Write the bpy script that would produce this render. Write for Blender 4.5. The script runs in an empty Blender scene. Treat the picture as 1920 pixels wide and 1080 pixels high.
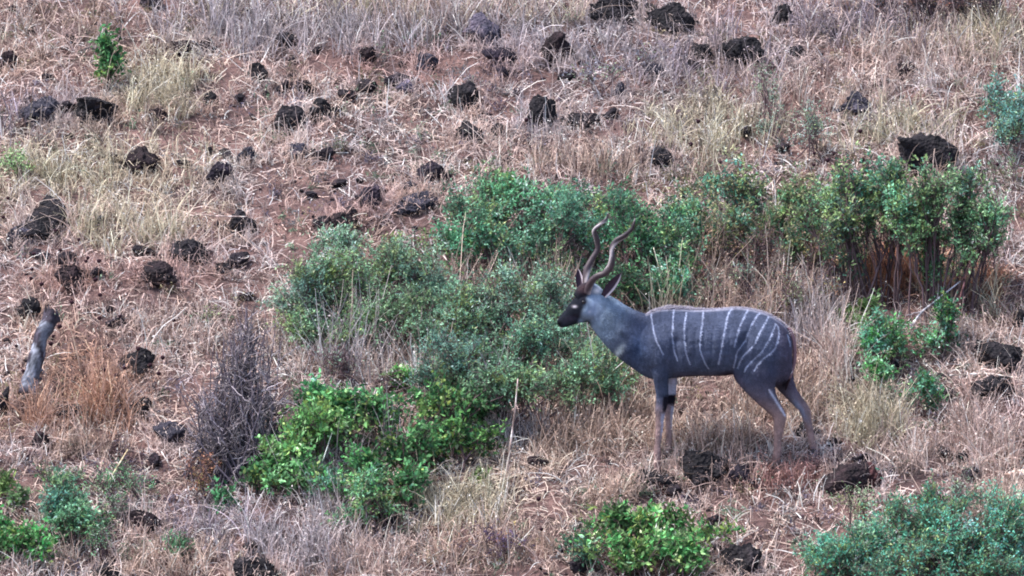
import bpy, math
import numpy as np
from mathutils import Vector, Matrix
rng = np.random.default_rng(11)
C = bpy.context.scene.collection
scn = bpy.context.scene

# ------------------------------------------------------------------ camera
PITCH = math.radians(8.0)
DIST = 60.0
PXM = 280.0                                   # photo pixels (1920 wide) per metre at the aim point
cam_d = bpy.data.cameras.new('camera')
cam = bpy.data.objects.new('camera', cam_d); C.objects.link(cam)
DIRV = np.array([0, math.cos(PITCH), -math.sin(PITCH)])
UPV = np.array([0, math.sin(PITCH), math.cos(PITCH)])
CAMP = -DIRV * DIST
cam.location = CAMP
cam.rotation_euler = (math.radians(90) - PITCH, 0, 0)
cam_d.sensor_width = 36
cam_d.lens = 36 * DIST / (1920 / PXM)
cam_d.clip_start = 1; cam_d.clip_end = 3000
scn.camera = cam

# ------------------------------------------------------------------ sky, sun, exposure
SUN_EL, SUN_AZ = math.radians(62), math.radians(-95)      # azimuth measured from +Y towards +X
w = bpy.data.worlds.new('World'); scn.world = w; w.use_nodes = True
nt = w.node_tree; nt.nodes.clear()
sky = nt.nodes.new('ShaderNodeTexSky'); sky.sky_type = 'NISHITA'; sky.sun_disc = False
sky.sun_elevation = SUN_EL; sky.sun_rotation = SUN_AZ
sky.dust_density = 3.0; sky.ozone_density = 1.6; sky.air_density = 1.0
bg = nt.nodes.new('ShaderNodeBackground'); bg.inputs[1].default_value = 0.13
wo = nt.nodes.new('ShaderNodeOutputWorld')
nt.links.new(sky.outputs[0], bg.inputs[0]); nt.links.new(bg.outputs[0], wo.inputs[0])
sl = bpy.data.lights.new('sun', 'SUN'); sl.energy = 2.6; sl.angle = math.radians(8); sl.color = (1.0, 0.93, 0.87)
so = bpy.data.objects.new('sun', sl); C.objects.link(so)
sd = Vector((math.sin(SUN_AZ) * math.cos(SUN_EL), math.cos(SUN_AZ) * math.cos(SUN_EL), math.sin(SUN_EL)))
so.rotation_euler = sd.to_track_quat('Z', 'Y').to_euler()
scn.view_settings.view_transform = 'Standard'; scn.view_settings.look = 'None'
scn.view_settings.gamma = 1.0; scn.view_settings.exposure = 1.25
scn.render.engine = 'CYCLES'
scn.cycles.max_bounces = 5; scn.cycles.diffuse_bounces = 3; scn.cycles.transmission_bounces = 3
scn.cycles.filter_width = 1.9
scn.cycles.use_denoising = True

# ------------------------------------------------------------------ helpers
def lin(c):
    c = np.asarray(c, float) / 255.0
    return np.where(c <= 0.04045, c / 12.92, ((c + 0.055) / 1.055) ** 2.4)
def hash2(ix, iy, s):
    h = (ix.astype(np.int64) * 374761393 + iy.astype(np.int64) * 668265263 + s * 1442695041) & 0xffffffff
    h = ((h ^ (h >> 13)) * 1274126177) & 0xffffffff
    h = h ^ (h >> 16)
    return (h & 0xffff) / 65535.0
def vnoise(x, y, s=0):
    x = np.asarray(x, float); y = np.asarray(y, float)
    ix = np.floor(x); iy = np.floor(y); fx = x - ix; fy = y - iy
    fx = fx * fx * (3 - 2 * fx); fy = fy * fy * (3 - 2 * fy)
    a = hash2(ix, iy, s); b = hash2(ix + 1, iy, s); c = hash2(ix, iy + 1, s); d = hash2(ix + 1, iy + 1, s)
    return (a * (1 - fx) + b * fx) * (1 - fy) + (c * (1 - fx) + d * fx) * fy
def fbm(x, y, s=0, o=3):
    v = 0; a = 0.5; f = 1.0
    for k in range(o):
        v = v + a * vnoise(x * f + 13.7 * k, y * f - 7.1 * k, s + k); a *= 0.5; f *= 2.03
    return v / (1 - 0.5 ** o)
SLOPE = math.tan(math.radians(25))
KX, KY = 1.36, -2.40                          # where the antelope stands
def height(x, y):
    x = np.asarray(x, float); y = np.asarray(y, float)
    L = 26.0
    z = SLOPE * np.where(np.abs(y) < L, y, np.sign(y) * (L + (np.abs(y) - L) * np.exp(-np.clip(np.abs(y) - L, 0, 900) / 60)))
    z = np.where(y < -L, np.maximum(z, -18) , z)
    near = np.exp(-(np.maximum(np.hypot(x, y) - 30, 0) / 20) ** 2)
    z = z + 0.17 * (fbm(x * 0.7, y * 0.8, 3, 3) - 0.5) + 0.05 * (fbm(x * 3.1, y * 3.3, 9, 2) - 0.5)
    b = np.exp(-((x - KX) / 0.75) ** 2 - ((y - KY) / 0.30) ** 2)
    z = z - 0.65 * SLOPE * (y - KY) * b
    far = np.maximum(np.hypot(x, y) - 25, 0)
    z = z + np.minimum(far * 0.08, 6.0) * (fbm(x * 0.03, y * 0.03, 31, 3) - 0.5)
    return z
def proj(P):
    P = np.asarray(P, float); d = P - CAMP
    dep = d @ DIRV
    return 960 + d[..., 0] / dep * DIST * PXM, 540 - (d @ UPV) / dep * DIST * PXM
def at(px, py):
    px = np.atleast_1d(np.asarray(px, float)); py = np.atleast_1d(np.asarray(py, float))
    r = DIRV[None] + ((px - 960) / PXM / DIST)[:, None] * np.array([1., 0, 0]) + ((540 - py) / PXM / DIST)[:, None] * UPV
    lo = np.full(len(px), 50.0); hi = np.full(len(px), 75.0)
    for _ in range(40):
        m = (lo + hi) / 2; P = CAMP + r * m[:, None]
        below = P[:, 2] < height(P[:, 0], P[:, 1])
        hi = np.where(below, m, hi); lo = np.where(below, lo, m)
    P = CAMP + r * lo[:, None]
    return P
def at1(px, py): return at(px, py)[0]

def mesh_obj(name, V, F, mat, parent=None, col=None, smooth=False, loc=None):
    """V (n,3), F (m,k) one face size, or list of arrays"""
    V = np.asarray(V, np.float64)
    me = bpy.data.meshes.new(name)
    Fs = F if isinstance(F, list) else [F]
    Fs = [np.asarray(f, np.int32) for f in Fs if len(f)]
    me.vertices.add(len(V)); me.vertices.foreach_set('co', V.astype(np.float32).ravel())
    idx = np.concatenate([f.ravel() for f in Fs]); tot = np.concatenate([np.full(len(f), f.shape[1], np.int32) for f in Fs])
    st = np.concatenate([[0], np.cumsum(tot)[:-1]]).astype(np.int32)
    me.loops.add(len(idx)); me.loops.foreach_set('vertex_index', idx)
    me.polygons.add(len(tot)); me.polygons.foreach_set('loop_start', st)
    if smooth: me.polygons.foreach_set('use_smooth', np.ones(len(tot), bool))
    me.update(calc_edges=True)
    if col is not None:
        a = me.color_attributes.new('Col', 'FLOAT_COLOR', 'POINT')
        c = np.ones((len(V), 4), np.float32); c[:, :3] = col; a.data.foreach_set('color', c.ravel())
    me.materials.append(mat)
    o = bpy.data.objects.new(name, me); C.objects.link(o)
    if parent: o.parent = parent
    if loc is not None: o.location = loc
    return o
def tag(o, label=None, cat=None, group=None, kind=None):
    if label: o['label'] = label
    if cat: o['category'] = cat
    if group: o['group'] = group
    if kind: o['kind'] = kind
    return o
def empty(name, loc, rz=0):
    o = bpy.data.objects.new(name, None); C.objects.link(o); o.location = [float(v) for v in loc]; o.rotation_euler = (0, 0, rz)
    o.empty_display_size = 0.1
    return o

def mat_col(name, rough=0.8, trans=0.0, spec=0.2, noise=0.0, nscale=60, bump=0.0):
    m = bpy.data.materials.new(name); m.use_nodes = True; n = m.node_tree; n.nodes.clear()
    out = n.nodes.new('ShaderNodeOutputMaterial'); p = n.nodes.new('ShaderNodeBsdfPrincipled')
    a = n.nodes.new('ShaderNodeAttribute'); a.attribute_name = 'Col'
    src = a.outputs['Color']
    if noise > 0:
        tc = n.nodes.new('ShaderNodeTexCoord'); nz = n.nodes.new('ShaderNodeTexNoise'); nz.inputs['Scale'].default_value = nscale; nz.inputs['Detail'].default_value = 4
        n.links.new(tc.outputs['Object'], nz.inputs['Vector'])
        mr = n.nodes.new('ShaderNodeMapRange'); mr.inputs['From Min'].default_value = 0.3; mr.inputs['From Max'].default_value = 0.7
        mr.inputs['To Min'].default_value = 1 - noise; mr.inputs['To Max'].default_value = 1 + noise
        n.links.new(nz.outputs['Fac'], mr.inputs['Value'])
        mx = n.nodes.new('ShaderNodeVectorMath'); mx.operation = 'SCALE'
        n.links.new(src, mx.inputs[0]); n.links.new(mr.outputs[0], mx.inputs['Scale']); src = mx.outputs[0]
        if bump > 0:
            b = n.nodes.new('ShaderNodeBump'); b.inputs['Strength'].default_value = bump; b.inputs['Distance'].default_value = 0.01
            n.links.new(nz.outputs['Fac'], b.inputs['Height']); n.links.new(b.outputs[0], p.inputs['Normal'])
    n.links.new(src, p.inputs['Base Color'])
    p.inputs['Roughness'].default_value = rough; p.inputs['Specular IOR Level'].default_value = spec
    if trans > 0:
        t = n.nodes.new('ShaderNodeBsdfTranslucent'); n.links.new(src, t.inputs['Color'])
        x = n.nodes.new('ShaderNodeMixShader'); x.inputs[0].default_value = trans
        n.links.new(p.outputs[0], x.inputs[1]); n.links.new(t.outputs[0], x.inputs[2]); n.links.new(x.outputs[0], out.inputs[0])
    else: n.links.new(p.outputs[0], out.inputs[0])
    return m
M_grass = mat_col('dry_straw', 0.75, 0.25, 0.25)
M_leaf = mat_col('green_leaf', 0.55, 0.3, 0.35)
M_bark = mat_col('twig_bark', 0.9, 0.0, 0.1, 0.25, 90)
M_hide = mat_col('antelope_hide', 0.85, 0.0, 0.06, 0.10, 38)
M_horn = mat_col('horn', 0.45, 0.0, 0.4, 0.2, 60)
M_eye = mat_col('dark_eye', 0.15, 0.0, 0.6)

def mat_rock():
    m = bpy.data.materials.new('lava_rock'); m.use_nodes = True; n = m.node_tree; p = n.nodes['Principled BSDF']
    tc = n.nodes.new('ShaderNodeTexCoord'); g = n.nodes.new('ShaderNodeNewGeometry')
    nz = n.nodes.new('ShaderNodeTexNoise'); nz.inputs['Scale'].default_value = 9; nz.inputs['Detail'].default_value = 8; nz.inputs['Roughness'].default_value = 0.7
    n.links.new(g.outputs['Position'], nz.inputs['Vector'])
    r = n.nodes.new('ShaderNodeValToRGB'); e = r.color_ramp.elements
    e[0].position = 0.38; e[0].color = (0.006, 0.006, 0.009, 1)
    e[1].position = 0.72; e[1].color = (0.055, 0.046, 0.056, 1)
    k = r.color_ramp.elements.new(0.56); k.color = (0.016, 0.014, 0.019, 1)
    n.links.new(nz.outputs['Fac'], r.inputs[0])
    at_ = n.nodes.new('ShaderNodeAttribute'); at_.attribute_name = 'Col'
    mx = n.nodes.new('ShaderNodeMix'); mx.data_type = 'RGBA'; mx.blend_type = 'MULTIPLY'; mx.inputs[0].default_value = 1
    n.links.new(r.outputs[0], mx.inputs[6]); n.links.new(at_.outputs['Color'], mx.inputs[7])
    n.links.new(mx.outputs[2], p.inputs['Base Color'])
    v = n.nodes.new('ShaderNodeTexVoronoi'); v.inputs['Scale'].default_value = 45; n.links.new(g.outputs['Position'], v.inputs['Vector'])
    ad = n.nodes.new('ShaderNodeMath'); ad.operation = 'ADD'; n.links.new(nz.outputs['Fac'], ad.inputs[0]); n.links.new(v.outputs['Distance'], ad.inputs[1])
    b = n.nodes.new('ShaderNodeBump'); b.inputs['Strength'].default_value = 0.9; b.inputs['Distance'].default_value = 0.02
    n.links.new(ad.outputs[0], b.inputs['Height']); n.links.new(b.outputs[0], p.inputs['Normal'])
    p.inputs['Roughness'].default_value = 0.85; p.inputs['Specular IOR Level'].default_value = 0.25
    return m
M_rock = mat_rock()
def mat_soil():
    m = bpy.data.materials.new('red_soil'); m.use_nodes = True; n = m.node_tree; p = n.nodes['Principled BSDF']
    g = n.nodes.new('ShaderNodeNewGeometry')
    nz = n.nodes.new('ShaderNodeTexNoise'); nz.inputs['Scale'].default_value = 2.2; nz.inputs['Detail'].default_value = 10; nz.inputs['Roughness'].default_value = 0.75
    n.links.new(g.outputs['Position'], nz.inputs['Vector'])
    r = n.nodes.new('ShaderNodeValToRGB'); e = r.color_ramp.elements
    e[0].position = 0.32; e[0].color = (0.040, 0.026, 0.030, 1); e[1].position = 0.70; e[1].color = (0.25, 0.150, 0.135, 1)
    k = r.color_ramp.elements.new(0.5); k.color = (0.11, 0.064, 0.062, 1)
    n.links.new(nz.outputs['Fac'], r.inputs[0]); n.links.new(r.outputs[0], p.inputs['Base Color'])
    n2 = n.nodes.new('ShaderNodeTexNoise'); n2.inputs['Scale'].default_value = 30; n2.inputs['Detail'].default_value = 6
    n.links.new(g.outputs['Position'], n2.inputs['Vector'])
    b = n.nodes.new('ShaderNodeBump'); b.inputs['Strength'].default_value = 1.0; b.inputs['Distance'].default_value = 0.03
    n.links.new(n2.outputs['Fac'], b.inputs['Height']); n.links.new(b.outputs[0], p.inputs['Normal'])
    p.inputs['Roughness'].default_value = 0.95
    return m
M_soil = mat_soil()

# ------------------------------------------------------------------ the ground, one sheet
def axis(h, step, far):
    a = list(np.arange(-h, h + 1e-6, step)); s = step; v = h
    while v < far:
        s *= 1.22; v += s; a.append(v); a.insert(0, -v)
    return np.array(a)
ax_, ay_ = axis(5.5, 0.045, 400), axis(6.5, 0.045, 400)
gx, gy = np.meshgrid(ax_, ay_)
V = np.stack([gx.ravel(), gy.ravel(), height(gx.ravel(), gy.ravel())], 1)
nx, ny = len(ax_), len(ay_)
ii, jj = np.meshgrid(np.arange(nx - 1), np.arange(ny - 1)); q = (jj * nx + ii).ravel()
tag(mesh_obj('ground', V, np.stack([q, q + 1, q + nx + 1, q + nx], 1), M_soil, smooth=True),
    'reddish brown soil of the rocky hillside', kind='structure')

# ------------------------------------------------------------------ colour layout of the dry cover (real patches on the slope)
PINK, GREY, YEL, TAN, ORG, LIL, RED = lin((205, 184, 177)), lin((180, 174, 180)), lin((204, 196, 172)), lin((190, 168, 156)), lin((178, 140, 120)), lin((148, 140, 152)), lin((160, 120, 116))
RUST = lin((188, 128, 98))
PATCH = [  # px, py, rx, ry, colour, strength, density multiplier
    (150, 330, 260, 90, YEL, .7, 1), (290, 150, 90, 70, YEL, .9, 1.2), (80, 470, 220, 80, PINK, .5, 1), (700, 60, 330, 60, GREY, .9, 1.2), (1080, 60, 160, 60, GREY, .7, 1),
    (1120, 150, 180, 70, GREY, .6, 1), (1330, 150, 110, 80, LIL, .6, .8), (60, 200, 120, 50, LIL, .5, .8), (1230, 330, 120, 40, GREY, .5, .8), (1330, 210, 120, 60, YEL, .4, 1.1), (1830, 80, 120, 40, YEL, .7, 1.2),
    (1560, 90, 200, 60, PINK, .6, 1.1), (650, 130, 120, 30, RED, .6, .45), (860, 140, 130, 40, RED, .6, .5), (640, 400, 150, 40, RED, .6, .5), (300, 520, 150, 40, RED, .5, .4),
    (120, 540, 80, 30, RED, .5, .5), (330, 230, 160, 40, RED, .4, .7), (170, 700, 90, 100, ORG, .95, 1.3), (60, 800, 120, 60, ORG, .5, .8), (280, 870, 120, 50, PINK, .6, .8),
    (150, 60, 150, 60, RED, .3, .8), (1120, 800, 200, 90, TAN, .8, 1.2), (1340, 780, 110, 80, TAN, .8, 1.2), (880, 940, 170, 70, YEL, .5, 1.1), (1300, 950, 190, 40, PINK, .9, .7),
    (950, 1000, 120, 50, RED, .4, .7), (640, 1040, 150, 40, RED, .4, .7), (500, 990, 140, 60, LIL, .5, 1), (1500, 700, 70, 80, TAN, .6, 1.2), (1620, 760, 80, 60, YEL, .5, 1.1), (1840, 620, 80, 30, PINK, .9, .9),
    (1690, 520, 110, 60, RUST, 1.0, .8), (1850, 545, 60, 40, RUST, .7, 1), (1850, 800, 100, 80, RED, .4, 1), (1880, 960, 60, 70, TAN, .7, 1), (1700, 850, 120, 50, PINK, .6, .9), (740, 620, 90, 60, LIL, .3, .8), (1400, 500, 100, 80, TAN, .4, 1),
    (1480, 560, 90, 60, GREY, .5, 1), (560, 700, 60, 40, PINK, .5, 1), (1440, 910, 120, 40, RED, .5, .5), (560, 330, 140, 60, PINK, .4, .9), (1000, 300, 160, 40, TAN, .4, 1)]
def cover(px, py):
    base = PINK[None] * (1 - 0) + 0 * px[:, None]
    n1 = fbm(px / 110, py / 60, 41, 3)[:, None]; n2 = fbm(px / 70 + 9, py / 40, 47, 3)[:, None]
    c = base
    c = c + (GREY - c) * np.clip((n1 - .46) * 4, 0, 1) * .8
    c = c + (TAN - c) * np.clip((n2 - .47) * 4, 0, 1) * .85
    c = c * 1.2
    d = np.ones(len(px))
    for x, y, rx, ry, k, s, m in PATCH:
        g = np.exp(-((px - x) / rx) ** 2 - ((py - y) / ry) ** 2)
        c = c + (k - c) * (g * s)[:, None]; d = d * (1 + (m - 1) * g)
    return c, d

# ------------------------------------------------------------------ rocks (px, py of the centre, width, height in the photo)
ROCKS = [
 (915,55,92,62,'big black boulder at the top among tall pale grey grass'),
 (1152,14,95,52,'black boulder cut by the top edge, left of the long black slab'),
 (1258,34,95,55,'long black slab near the top edge right of the edge-cut boulder'),
 (1038,85,78,62,'jagged red-black broken rock below the black boulder cut by the top edge'),
 (944,104,72,34,'low purple-brown slab right under the big black boulder in tall grass'),
 (688,104,34,42,'upright brown-black stone on the red soil at top centre-left'),
 (486,135,40,40,'small rounded black stone alone on pink grass above the twin black rocks'),
 (798,116,46,46,'grey-black stone left of the big black boulder, on red soil'),
 (762,163,42,34,'small pale grey stone on orange straw, upper middle'),
 (873,176,68,60,'blocky black boulder with a pale fleck in the upper middle'),
 (543,224,64,62,'larger left rock of the twin black rocks, upper left'),
 (599,206,42,46,'smaller right rock of the twin black rocks, upper left'),
 (1008,212,68,64,'black rock streaked by pale grass, right of the blocky black boulder'),
 (1078,223,66,24,'flat black stone trailing right of the grass-streaked rock'),
 (877,248,58,44,'low dark rock straight below the blocky black boulder'),
 (932,246,24,28,'small black pebble-like stone right of the low dark rock, upper middle'),
 (812,322,56,50,'purple-black rock with a pale stalk, above the left end of the green thicket'),
 (698,371,62,44,'dark purple rock above the feathery green bush'),
 (778,376,92,24,'flat grey slab touching the top left of the dark green thicket'),
 (172,200,108,56,'wide black ledge rock beneath the green sprout, upper left'),
 (78,206,84,40,'grey-black rock at the left end of the black ledge'),
 (292,214,46,26,'low brown-black stone right of the wide black ledge'),
 (392,188,36,30,'small dark stone at the right edge of the pale yellow grass'),
 (265,304,88,46,'broad brown-black rock in yellow grass below the wide black ledge'),
 (414,324,54,42,'dark purple stone right of the broad brown rock in yellow grass'),
 (470,289,54,30,'flat greyish stone left of centre below the twin black rocks'),
 (556,283,44,26,'small grey stone directly below the larger twin black rock'),
 (90,410,112,60,'large black boulder veiled by yellow grass at the left'),
 (38,440,50,34,'blue-grey stone leaning on the left foot of the veiled boulder'),
 (450,421,60,48,'rounded black rock under a pale fallen twig, left of centre'),
 (356,474,80,46,'dark rock striped by upright straw below the rock with the fallen twig'),
 (416,500,36,28,'small dark stone at the right end of the straw-striped rock'),
 (300,512,80,36,'low brown rock left of the straw-striped rock'),
 (18,113,44,42,'brown-black rock at the left edge near the top'),
 (130,516,80,38,'reddish brown rock above the pale dead stump'),
 (54,582,46,48,'black stone just left of the top of the pale dead stump'),
 (262,678,74,48,'cluster-like dark rock between orange grass and the dead twiggy shrub'),
 (266,765,42,42,'round black stone right of the orange grass'),
 (122,768,66,40,'black rock in front of the orange grass, left'),
 (4,758,30,54,'black rock cut by the left edge below the dead stump'),
 (322,815,64,40,'grey-topped dark rock just left of the dead twiggy shrub'),
 (74,828,40,50,'dark brown rock below the black rock in front of the orange grass'),
 (266,975,66,52,'brown-black rock among low herbs, bottom left'),
 (478,1064,94,44,'long black rock cut by the bottom edge, left of centre'),
 (204,1074,64,30,'blue-black stone cut by the bottom edge near the left corner'),
 (1738,288,108,86,'biggest black boulder, behind the right end of the green thicket'),
 (1390,94,88,62,'big black boulder half sunk in grass at the upper right'),
 (1463,28,42,44,'black stone near the top edge right of centre'),
 (1496,96,40,32,'small black stone right of the half sunk boulder'),
 (1606,194,84,46,'dark broken rock behind the grey-green weeds, upper right'),
 (1318,98,44,40,'small dark stone left of the half sunk boulder'),
 (1240,300,60,44,'dark rock in grey grass above the middle of the thicket'),
 (1868,664,96,60,'wide black rock pile at the right edge beyond the pink straw'),
 (1912,602,28,44,'black stone cut by the right edge above the rock pile'),
 (1862,726,84,34,'flat black stone below the rock pile at the right edge'),
 (1597,900,102,62,'black boulder with a red-brown right side, right of the hind hooves'),
 (1322,878,96,56,'black rock under loose straw between the fore and hind hooves'),
 (1382,890,70,44,'purple-black rock touching the straw-covered rock by the hooves'),
 (1236,896,80,28,'flat dark stone below the front hooves'),
 (1402,1056,92,52,'dark rough rock at the bottom edge between two green bushes'),
 (1298,942,48,20,'small flat purple stone on the straw path below the hooves'),
 (1516,806,52,34,'small black stone behind the hind hooves'),
 (735,782,36,32,'small black stone peeping between the branches of the bright bush'),
 (1802,858,34,28,'small black stone above the lower right teal bush'),
 (352,84,60,30,'brown-black low rock near the top left'),
 (562,158,62,22,'low brown stone between the lone black stone and the upright brown stone'),
 (944,138,28,34,'small upright black stone under the purple-brown slab'),
 (640,414,62,30,'red-brown flat rock above the feathery green bush'),
 (535,74,44,30,'dark stone in grey grass near the top, left of centre'),
 (385,84,46,26,'dark red-brown stone beside the low rock near the top left'),
 (1700,130,60,28,'brown-black broken stone in pink grass at upper right'),
 (1226,128,52,26,'grey-green flat stone below the long black slab'),
 (1162,170,26,30,'small reddish stone in grey weeds, upper middle'),
 (130,72,30,22,'tiny dark stone at the top left beside red grass'),
 (770,350,40,26,'dark stone just above the flat grey slab'),
 (1010,866,40,22,'low brown stone on the tan grass left of the hooves'),
]
def ico(sub):
    import bmesh
    bm = bmesh.new(); bmesh.ops.create_icosphere(bm, subdivisions=sub, radius=1)
    V = np.array([v.co[:] for v in bm.verts]); F = np.array([[v.index for v in f.verts] for f in bm.faces]); bm.free(); return V, F
ICO4, ICO5, ICO2 = ico(4), ico(5), ico(2)
def n3(P, s):
    return (vnoise(P[:, 0] + P[:, 2] * .7, P[:, 1] - P[:, 2] * .6, s) + vnoise(P[:, 1] + 5, P[:, 2] + P[:, 0] * .5, s + 5) + vnoise(P[:, 2] - 3, P[:, 0] + P[:, 1] * .4, s + 9)) / 3 - .5
def rock_mesh(seed, base=ICO4, rough=1.0):
    r = np.random.default_rng(seed); V, F = base; P = V.copy()
    # facets: clip by random planes for angular lava blocks
    for k in range(14):
        d = r.normal(size=3); d /= np.linalg.norm(d); c = r.uniform(.55, .85); t = P @ d
        P = P - np.outer(np.maximum(t - c, 0) * .9, d)
    kb = np.zeros(len(V))
    for q_ in range(9):
        d = r.normal(size=3); d /= np.linalg.norm(d); kb += r.uniform(-.35, .5) * np.exp(-(1 - V @ d) / r.uniform(.04, .2))
    P = P * (1 + kb)[:, None]
    k = 1 + rough * (.62 * n3(V * 1.7 + seed, seed) + .5 * n3(V * 4.5 + seed, seed + 1) + .34 * n3(V * 10, seed + 2) + .2 * n3(V * 22, seed + 3))
    P = P * k[:, None]
    P = P / np.array([np.abs(P[:, 0]).max(), np.abs(P[:, 1]).max(), np.abs(P[:, 2]).max()])
    return P, F
ROCKFOOT = []
for i, (px, py, w_, h_, lab) in enumerate(ROCKS):
    wm, hm = w_ * 1.12 / PXM / 2, h_ * 1.12 / PXM / 2
    g = at1(px, py + h_ * .38)
    P, F = rock_mesh(100 + i, ICO5 if w_ > 75 else ICO4)
    sc = np.array([wm, max(wm * .75, .05), hm * 1.18])
    tint = np.array([1, 1, 1.]);
    if 'red' in lab or 'brown' in lab: tint = np.array([1.45, 1.02, 1.0])
    if 'grey' in lab and 'grey grass' not in lab: tint = np.array([2.4, 2.6, 2.9])
    if 'purple' in lab: tint = np.array([1.3, 1.1, 1.45])
    if 'pale grey' in lab: tint = np.array([6, 6, 6.5])
    col = np.tile(tint, (len(P), 1))
    if 'right side' in lab: col[P[:, 0] > .55] = (5, 2.2, 1.8)
    ang = rng.uniform(-.3, .3)
    R = np.array([[math.cos(ang), -math.sin(ang), 0], [math.sin(ang), math.cos(ang), 0], [0, 0, 1]])
    Q = (P * sc) @ R.T
    Q[:, 2] += Q[:, 1] * SLOPE * .6
    o = mesh_obj('rock', Q, F, M_rock, col=col, loc=(g[0], g[1], g[2] + hm * .52))
    tag(o, lab, 'rock', 'dark rocks on the hillside')
    ROCKFOOT.append((g[0], g[1], wm * .8, wm * .6))
ROCKFOOT = np.array(ROCKFOOT)
# small stones scattered over the slope
protos = []
for k in range(5):
    P, F = rock_mesh(700 + k, ico(3)); P = P * np.array([1, .8, .75]); protos.append(mesh_obj('small_rock', P, F, M_rock, col=np.tile([1.15, 1.0, 1.1], (len(P), 1))))
first = True; cnt = 0
for i in range(560):
    px, py = rng.uniform(-10, 1930), rng.uniform(-10, 1090)
    dn = fbm(px / 160, py / 90, 77, 2)
    if dn < .43 or (800 < px < 1900 and 340 < py < 600) or (480 < px < 1150 and 440 < py < 900): continue
    if cnt >= 230: break
    g = at1(px, py); s = .018 + .075 * rng.random() ** 2.2
    b = protos[cnt % 5]
    o = b if cnt < 5 else b.copy()
    if cnt >= 5: C.objects.link(o)
    o.location = (g[0], g[1], g[2] + s * .35); o.scale = (s * rng.uniform(.9, 1.5), s, s * rng.uniform(.8, 1.1)); o.rotation_euler = (0, 0, rng.uniform(0, 6.3))
    tag(o, 'fist-sized dark stone half hidden in the dry grass', 'small rock', 'small dark stones scattered in the grass'); cnt += 1

def rock_free(P):
    ok = np.ones(len(P), bool)
    for x, y, a, b in ROCKFOOT: ok &= ((P[:, 0] - x) / a) ** 2 + ((P[:, 1] - y) / b) ** 2 > 1
    return ok

# ------------------------------------------------------------------ blades of dry grass
def blades(B, L, az, el, droop, W, col, K=4, taper=.35, wob=.0):
    """B bases, L length, az/el start direction, droop = how much it bends down over its length"""
    N = len(B); t = np.linspace(0, 1, K + 1)
    D = np.stack([np.cos(el) * np.cos(az), np.cos(el) * np.sin(az), np.sin(el)], 1)
    side = np.stack([-np.sin(az), np.cos(az), np.zeros(N)], 1)
    rr = rng.uniform(-1.2, 1.2, N)[:, None]
    up = np.cross(D, side)
    sd_ = side * np.cos(rr) + up * np.sin(rr)
    H = np.stack([np.cos(az), np.sin(az), np.zeros(N)], 1)
    P = np.empty((N, K + 1, 3))
    wv = rng.normal(size=(N, 3)) * wob
    for k in range(K + 1):
        s = t[k]
        P[:, k] = B + D * (L * s)[:, None] + (H * .35 - np.array([0, 0, 1.]) * .8) * (droop * L * s * s)[:, None] + wv * (L * math.sin(s * 5.0))[:, None]
    wd = W[:, None] * (1 - (1 - taper) * t[None]) * .5
    A = P + sd_[:, None] * wd[..., None]; Bq = P - sd_[:, None] * wd[..., None]
    V = np.stack([A, Bq], 2).reshape(-1, 3)
    base = (np.arange(N) * (K + 1) * 2)[:, None] + (np.arange(K) * 2)[None]
    base = base.ravel()
    F = np.stack([base, base + 1, base + 3, base + 2], 1)
    cc = np.repeat(col, (K + 1) * 2, axis=0)
    return V, F, cc, P
def join(parts):
    Vs, Fs, Cs = [], [], []; n = 0
    for V, F, c in parts:
        Vs.append(V); Fs.append(F + n); Cs.append(c); n += len(V)
    return np.concatenate(Vs), np.concatenate(Fs), np.concatenate(Cs)
def bits(P, size, col):
    """small dry leaves / seeds: one folded quad each"""
    N = len(P); a = rng.normal(size=(N, 3)); a /= np.linalg.norm(a, axis=1)[:, None]
    b = rng.normal(size=(N, 3)); b = np.cross(a, b); b /= np.linalg.norm(b, axis=1)[:, None]
    s = size[:, None]
    V = np.stack([P - a * s * .5, P + b * s * .25, P + a * s * .5, P - b * s * .25], 1).reshape(-1, 3)
    q = np.arange(N) * 4
    return V, np.stack([q, q + 1, q + 2, q + 3], 1), np.repeat(col, 4, axis=0)

def scatter(n, dens_fn=None, x0=-4.4, x1=4.4, y0=-5.6, y1=5.6):
    x = rng.uniform(x0, x1, n); y = rng.uniform(y0, y1, n)
    P = np.stack([x, y, height(x, y)], 1)
    px, py = proj(P)
    c, d = cover(px, py)
    return P, px, py, c, d

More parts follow.
